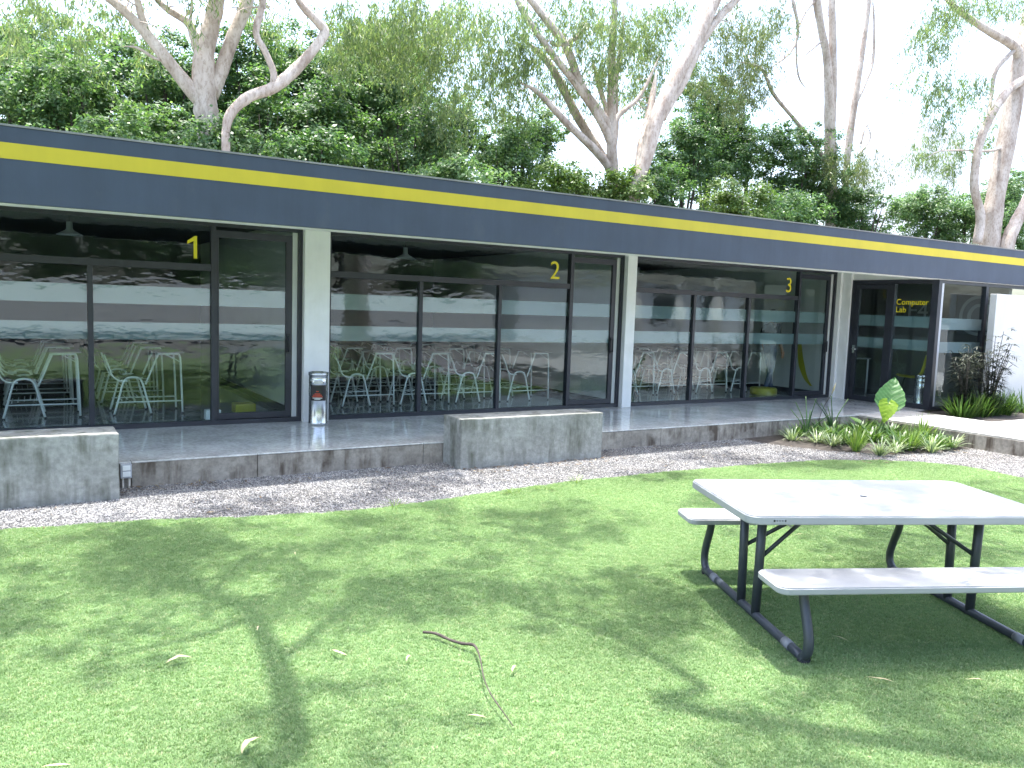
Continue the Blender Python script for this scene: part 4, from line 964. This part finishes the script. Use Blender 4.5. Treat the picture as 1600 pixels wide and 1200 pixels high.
gum(13.2, [(1298, 350, 17), (1298, 280, 18), (1297, 202, 18), (1293, 101, 13), (1283, 44, 12), (1275, -5, 12), (1262, -90, 7)],
    [[(1300, 190, 12), (1302, 120, 12), (1301, 50, 12), (1300, -5, 11), (1305, -100, 6)], [(1297, 262, 8), (1270, 222, 7), (1240, 185, 6), (1208, 146, 6), (1190, 108, 5), (1150, 95, 3)], [(1238, -5, 6), (1247, 50, 5), (1232, 85, 4), (1195, 112, 3)], [(1244, 60, 3), (1245, 100, 3), (1250, 125, 3), (1262, 140, 2)], [(1290, 60, 3), (1265, 80, 3), (1248, 95, 2)], [(1275, 0, 4), (1258, 20, 4), (1247, 48, 4)]],
    'straight grey gum with twin stems right of the leaning trunk', [(1150, 60, 55, 65, -.5, 1.4), (1190, 60, 40, 50, 0, 1.2), (1140, 140, 45, 45, 0, 1.3), (1175, 130, 35, 35, 0, 1.1), (1090, 100, 30, 60, .5, 1), (1320, 255, 50, 35, -1, 1), (1215, 20, 30, 30, 0, 1)], 'leaf_gum_grey', 4.2, 35)
gum(13.8, [(1322, 275, 10), (1326, 230, 11), (1331, 190, 11), (1343, 111, 9), (1356, 20, 7), (1360, -40, 6)], [[(1338, 160, 6), (1352, 130, 5), (1364, 95, 5), (1366, 40, 4), (1363, -10, 4)], [(1345, 225, 3), (1352, 200, 3), (1366, 185, 2)], [(1340, 245, 3), (1360, 215, 2), (1352, 190, 2)]], 'thin grey gum saplings with wispy stems at the bright gap in the trees', [(1355, 265, 40, 35, -1, 1), (1300, 260, 30, 30, -1, .8)], 'leaf_gum_grey', 4.5, 36)
gum(8.6, [(1546, 386, 30), (1550, 345, 29), (1556, 304, 28), (1576, 202, 27), (1597, 84, 25), (1612, 10, 20), (1625, -80, 12)],
    [[(1594, 95, 16), (1584, 72, 14), (1549, 51, 12), (1512, 27, 10), (1480, 0, 7), (1450, -30, 5)], [(1527, 380, 14, -.3), (1532, 337, 14, -.3), (1522, 287, 13, -.3), (1532, 219, 13, -.3), (1556, 169, 13, -.3), (1580, 137, 13, -.3), (1615, 118, 13, -.3), (1680, 90, 10, -.3)], [(1543, 198, 6, -.3), (1549, 150, 6), (1556, 111, 7), (1580, 83, 7), (1603, 62, 6), (1640, 40, 5)], [(1570, 230, 5), (1545, 236, 4), (1520, 235, 3), (1470, 236, 2), (1450, 245, 2)]],
    'stout pale gum trunk at the right end of the roof', [(1460, 50, 35, 50, 0, .9), (1480, 10, 50, 25, 0, .9), (1560, 0, 60, 20, 0, 1), (1470, 130, 30, 35, 0, .8), (1520, 130, 25, 35, 0, .8), (1465, 175, 28, 32, 0, .7), (1440, 230, 30, 30, 1, .7), (1490, 240, 28, 45, .5, .7), (1420, 120, 20, 25, 0, .6), (1540, 200, 25, 40, 1, .7)], 'leaf_gum', 7, 37)
gum(8.0, [(1573, 392, 20), (1586, 351, 19), (1600, 324, 18), (1630, 260, 16), (1670, 160, 12)], [], 'short leaning gum trunk at the far right edge', [(1700, 150, 60, 60, 0, 1)], 'leaf_gum', 4, 38)

NL = []
def broadtree(px, py, rx, ry, Y, mat, label, seed, n_sub=13, dens=5.0, length=.122, cat='tree'):
    rg = np.random.default_rng(seed)
    c = on_y(px, py, Y); s_ = (c-CAM).dot(_f)/FPX; R_ = np.array([rx*s_, max(1.0, .8*rx*s_), ry*s_])
    base = Vector((c.x, c.y, -.30)); t_ = tag(empty('broadleaf_tree', base), label, cat, 'leafy trees behind the building')
    blobs = []
    for k in range(n_sub):
        u = rg.normal(0, 1, 3); u /= np.linalg.norm(u)
        blobs.append((np.array([0, 0, c.z+.30])+u*R_*rg.uniform(.45, .75), R_*rg.uniform(.40, .62)))
    blobs.append((np.array([0, 0, c.z+.30]), R_*.6)); 
    low = max(.2, c.z-R_[2]); blobs.append((np.array([0, 0, max(low, 2.6)+.2]), (R_[0]*.9, R_[1]*.7, max(.7, R_[2]*.5))))
    V_ = broad_crown(blobs, dens, rg, length, length*.55)
    crown_obj(V_, mat, t_); NL.append(len(V_))
    z = c.z+.3
    limb([(0, 0, 0, .16), (.08, .05, z*.4, .13), (-.05, 0, z*.8, .09), (0, .05, z+R_[2]*.3, .03)], t_, 'trunk', 'bark_brown')
    for k in range(3):
        a = rg.uniform(0, 6.28); limb([(0, 0, z*.45, .07), (R_[0]*.3*math.cos(a), R_[1]*.3*math.sin(a), z*.75, .05), (R_[0]*.6*math.cos(a), R_[1]*.6*math.sin(a), z+R_[2]*.2, .02)], t_, 'limb', 'bark_brown')
    return t_
BT = [(20, 150, 100, 100, 14, 'leaf_mid', 'leafy green tree at the far left edge above the roof'), (130, 170, 90, 100, 13, 'leaf_mid', 'light green bushy tree second from the left edge'), (60, 240, 110, 55, 11.5, 'leaf_mid', 'low leafy shrub tree just over the roof at the left'), (235, 220, 80, 70, 12, 'leaf_mid', 'leafy tree in front of which the forked gum rises'),
      (420, 205, 70, 90, 13, 'leaf_dark', 'dark leafy tree behind the snaking gum'), (400, 90, 60, 80, 15, 'leaf_dark', 'tall narrow dark tree seen between the two left gums'), (520, 215, 90, 90, 12.5, 'leaf_dark', 'dense dark tree right of the snaking gum'), (600, 140, 80, 90, 15, 'leaf_mid', 'tall leafy tree left of the weeping foliage'), (650, 235, 90, 65, 12, 'leaf_dark', 'dense dark tree under the weeping gum foliage'), (260, 120, 60, 70, 15.5, 'leaf_mid', 'leafy tree seen behind the fork of the thick gum'),
      (790, 255, 80, 60, 12, 'leaf_mid', 'mid green bushy tree left of the many-stemmed gum'), (870, 290, 70, 40, 10.5, 'leaf_bright', 'bright low tree at the foot of the many-stemmed gum'), (965, 300, 50, 40, 9.9, 'leaf_bright', 'small bright tree wrapped around the leaning gum'), (1070, 250, 70, 80, 13.5, 'leaf_dark', 'dark rounded tree right of the leaning gum'), (1170, 245, 85, 75, 14.5, 'leaf_dark', 'wide dark tree in the middle right'), (1260, 270, 70, 75, 13.5, 'leaf_dark', 'dark tree around the twin-stemmed gum'), (1155, 318, 60, 36, 9.8, 'leaf_bright', 'fresh bright green shrub peeking over the roof'),
      (1350, 325, 80, 42, 12.5, 'leaf_dark', 'low dark tree below the bright sky gap'), (1450, 335, 75, 42, 11.5, 'leaf_mid', 'low mid green tree left of the stout gum'), (1570, 320, 70, 55, 12.5, 'leaf_mid', 'feathery tree behind the stout right gum'), (1640, 300, 70, 80, 13, 'leaf_mid', 'leafy tree just past the right edge'),
      (90, 150, 130, 110, 17.5, 'leaf_mid', 'tall back tree at the left seen over the nearer shrubs'), (330, 165, 110, 100, 17, 'leaf_mid', 'tall back tree behind the thick forked gum'), (560, 165, 110, 110, 17.5, 'leaf_dark', 'tall dark back tree in the left middle'), (705, 215, 80, 85, 16, 'leaf_mid', 'back tree hung with weeping gum foliage'), (335, 232, 75, 45, 9.6, 'leaf_mid', 'low shrub at the foot of the two left gums'), (480, 245, 80, 45, 9.4, 'leaf_dark', 'low dark shrub over the roof right of the snaking gum'),
      (40, 95, 100, 75, 18.5, 'leaf_mid', 'tallest light green tree at the far left behind the others'), (190, 120, 80, 80, 18, 'leaf_mid', 'tall light green tree left of the forked gum trunk'), (450, 130, 80, 95, 18, 'leaf_mid', 'tall tree seen inside the curve of the snaking gum'), (600, 120, 110, 90, 19, 'leaf_mid', 'tall hazy green tree behind the weeping foliage'), (820, 215, 70, 50, 15, 'leaf_mid', 'mid green tree left behind the many-stemmed gum'), (1110, 180, 70, 70, 16, 'leaf_dark', 'taller dark tree behind the grey hanging foliage'),
      (710, 285, 85, 38, 9.4, 'leaf_mid', 'low shrub over the roof above the second door'), (1030, 290, 55, 50, 12, 'leaf_dark', 'dark shrub filling the gap right of the leaning gum'), (1230, 330, 80, 38, 10.5, 'leaf_dark', 'low dark shrub beside the fresh bright shrub'), (1510, 345, 60, 34, 10.5, 'leaf_mid', 'low shrub left of the stout right gum'), (170, 235, 90, 45, 10, 'leaf_mid', 'low leafy shrub over the roof left of the forked gum')]
for i, (px, py, rx, ry, Y, mt, lab) in enumerate(BT): broadtree(px, py, rx, ry, Y, mt, lab, 100+i)

# big gum on the lawn beside the photographer: its crown shades the lawn
og = tag(empty('shade_gum_tree', (8.4, -12.4, -.24)), 'large gum tree on the lawn outside the picture whose crown dapples the grass', 'tree')
def lft(px, h, w_):
    q = on_z(px[0], px[1], G); return (q.x-8.4, q.y+.13*(h-G)+12.4, h+.24, w_)
limb([(0, 0, -.05, .46), (.05, 0, 1.5, .37), (-.1, .1, 3.5, .34), (-.35, .3, 5.2, .30), (-.3, .2, 8, .22), (.2, .4, 12, .1)], og, 'trunk', k=16)
h = 7.4
limb([(-.3, .25, 4.6, .22), (-2.2, 1.2, 6.2, .17), (-4.6, 2.9, 6.9, .13)]+[lft(p, h, w_) for p, w_ in [((520, 1290), .09), ((462, 1160), .075), ((440, 1060), .068), ((415, 1000), .065), ((385, 955), .055), ((330, 930), .045), ((270, 915), .04), ((225, 885), .035), ((200, 855), .03), ((150, 825), .02)]], og, k=10)
for pl in ([((430, 1040), .05), ((480, 1000), .035), ((540, 950), .025), ((620, 900), .015)], [((395, 965), .04), ((330, 990), .03), ((250, 1010), .022), ((120, 1040), .015)], [((330, 930), .03), ((380, 880), .022), ((450, 850), .015)]):
    limb([lft(p, h+.1*i, w_) for i, (p, w_) in enumerate(pl)], og, k=7)
limb([(-.3, .2, 6.0, .18), (-2.5, 2.5, 8.0, .12)]+[lft(p, 8.6, w_) for p, w_ in [((1180, 1130), .06), ((1100, 1075), .045), ((1040, 1040), .035), ((960, 995), .03), ((880, 970), .025), ((800, 945), .02), ((680, 900), .012)]], og, k=8)
limb([(0, .2, 7.0, .15), (-.5, 3.5, 8.6, .10), (-1.5, 6.0, 9.2, .05), (-2.5, 8.5, 9.6, .02)], og, k=8)
rg = np.random.default_rng(77)
bl = []
SUNNY = [(930, 1085, 170, 65), (620, 1010, 75, 40), (100, 890, 110, 28), (690, 1120, 110, 40), (770, 862, 60, 20), (480, 925, 50, 22), (1180, 760, 120, 20)]
while len(bl) < 145:
    X, Y_, Z_ = rg.uniform(-3.5, 11.0), rg.uniform(-11.0, -1.9), rg.uniform(6.8, 11.5)
    gx, gy = X, Y_-.13*(Z_-G)
    v = Vector((gx, gy, G))-CAM; dz = v.dot(_f)
    if dz > .5:
        px, py = 800+FPX*v.dot(_r2)/dz, 600-FPX*v.dot(_u2)/dz
        if any(((px-a)/c)**2+((py-b_)/d)**2 < 1.0 for a, b_, c, d in SUNNY) and rg.uniform() < .8: continue
    bl.append(((X-8.4, Y_+12.4, Z_), (rg.uniform(.35, 1.05), rg.uniform(.30, .75), rg.uniform(.25, .5))))
V_ = weeping_crown(bl, 34, rg, leaf=.17, width=.036, hang=.35, per=26); crown_obj(V_, 'leaf_gum', og)

# ================================================================== WHAT THE GLASS REFLECTS (behind the photographer)
bw = box('boundary_wall', 'white_cloth', -22, 21, -26.2, -26, -.29, 2.05); tag(bw, 'long white boundary wall across the lawn, seen reflected in the glass', 'wall')
box('wall_base', 'frame_metal', -22, 21, -25.998, -25.97, -.29, .02, bw)
gh = tag(empty('grey_building', (31, -27, -.3)), 'pale grey building across the lawn, seen reflected in the middle and right doors', 'building')
box('wall', 'far_building', -8, 9, -4, 0, 0, 3.5, gh); box('roof', 'roof_felt', -8.3, 9.3, -4.3, .3, 3.501, 3.62, gh)
for k in range(2):
    w_ = box('window', 'far_window', 1.5+k*4, 3.4+k*4, .002, .03, 1.2, 3.2, gh); box('frame', 'white_paint', 1.4+k*4, 3.5+k*4, .002, .05, 1.1, 1.198, w_)
for i, (x, y) in enumerate([(-17, -30), (-12, -29.5), (-7, -31), (-2.5, -29.5), (2, -30.5), (6, -29.5), (10, -31), (14, -30), (18, -31), (21.5, -33)]):
    rg = np.random.default_rng(300+i); t_ = tag(empty('reflected_tree', (x, y, -.3)), f'dark leafy tree behind the white boundary wall, {["first", "second", "third", "fourth", "fifth", "sixth", "seventh", "eighth", "ninth", "tenth"][i]} from its left end', 'tree', 'trees behind the boundary wall')
    bl = [((rg.normal(0, 1.4), rg.normal(0, 1.0), rg.uniform(2.5, 8.5)), (rg.uniform(1.4, 2.3), 1.4, rg.uniform(1.2, 2.0))) for k in range(8)]
    crown_obj(broad_crown(bl, 1.1, rg, .34, .2, .8, 55), 'leaf_dark', t_); limb([(0, 0, 0, .25), (.1, 0, 3, .2), (0, .1, 7, .06)], t_, 'trunk', 'bark_brown')
def parasol(x, y, label):
    t_ = tag(empty('closed_parasol', (x, y, -.29)), label, 'parasol', 'closed white parasols')
    mb = MB(); prof = [(2.85, .03), (2.78, .10), (2.70, .06), (2.4, .13), (1.8, .22), (1.25, .30), (1.2, .26)]; k = 20
    for z, r_ in prof:
        for j in range(k): q = r_*(1 if j % 2 else .72); mb.v.append((q*math.cos(2*PI*j/k), q*math.sin(2*PI*j/k), z))
    for i in range(len(prof)-1):
        for j in range(k): a = i*k+j; b_ = i*k+(j+1) % k; mb.f.append((a, b_, b_+k, a+k)); mb.sm.append(True)
    mb.build('canopy', 'white_cloth', t_); MB().tube([(0, 0, 0), (0, 0, 2.9)], .028, 8).build('pole', 'table_tube', t_); MB().lathe([(.30, .0), (.30, .05), (.05, .08)], 16).build('base', 'dark_plastic', t_)
parasol(18.5, -8.0, 'closed white parasol reflected in the last pane of the right classroom'); parasol(19.3, -10.5, 'closed white parasol reflected in the right classroom glass beside another'); parasol(16.2, -9.2, 'closed white parasol reflected in the first pane of the right classroom')

# pale tall block far behind the trees at the right
hb_ = tag(empty('distant_building', (62, 50, -.3)), 'pale tall building faintly seen through the gap in the right trees', 'building')
q1, q2 = on_y(1432, 300, 46), on_y(1500, 300, 46); q3 = on_y(1440, 190, 46)
hb_.location = (q1.x, 46, -.3)
box('wall', 'far_building', 0, q2.x-q1.x, 0, 8, 0, q3.z+.3, hb_)
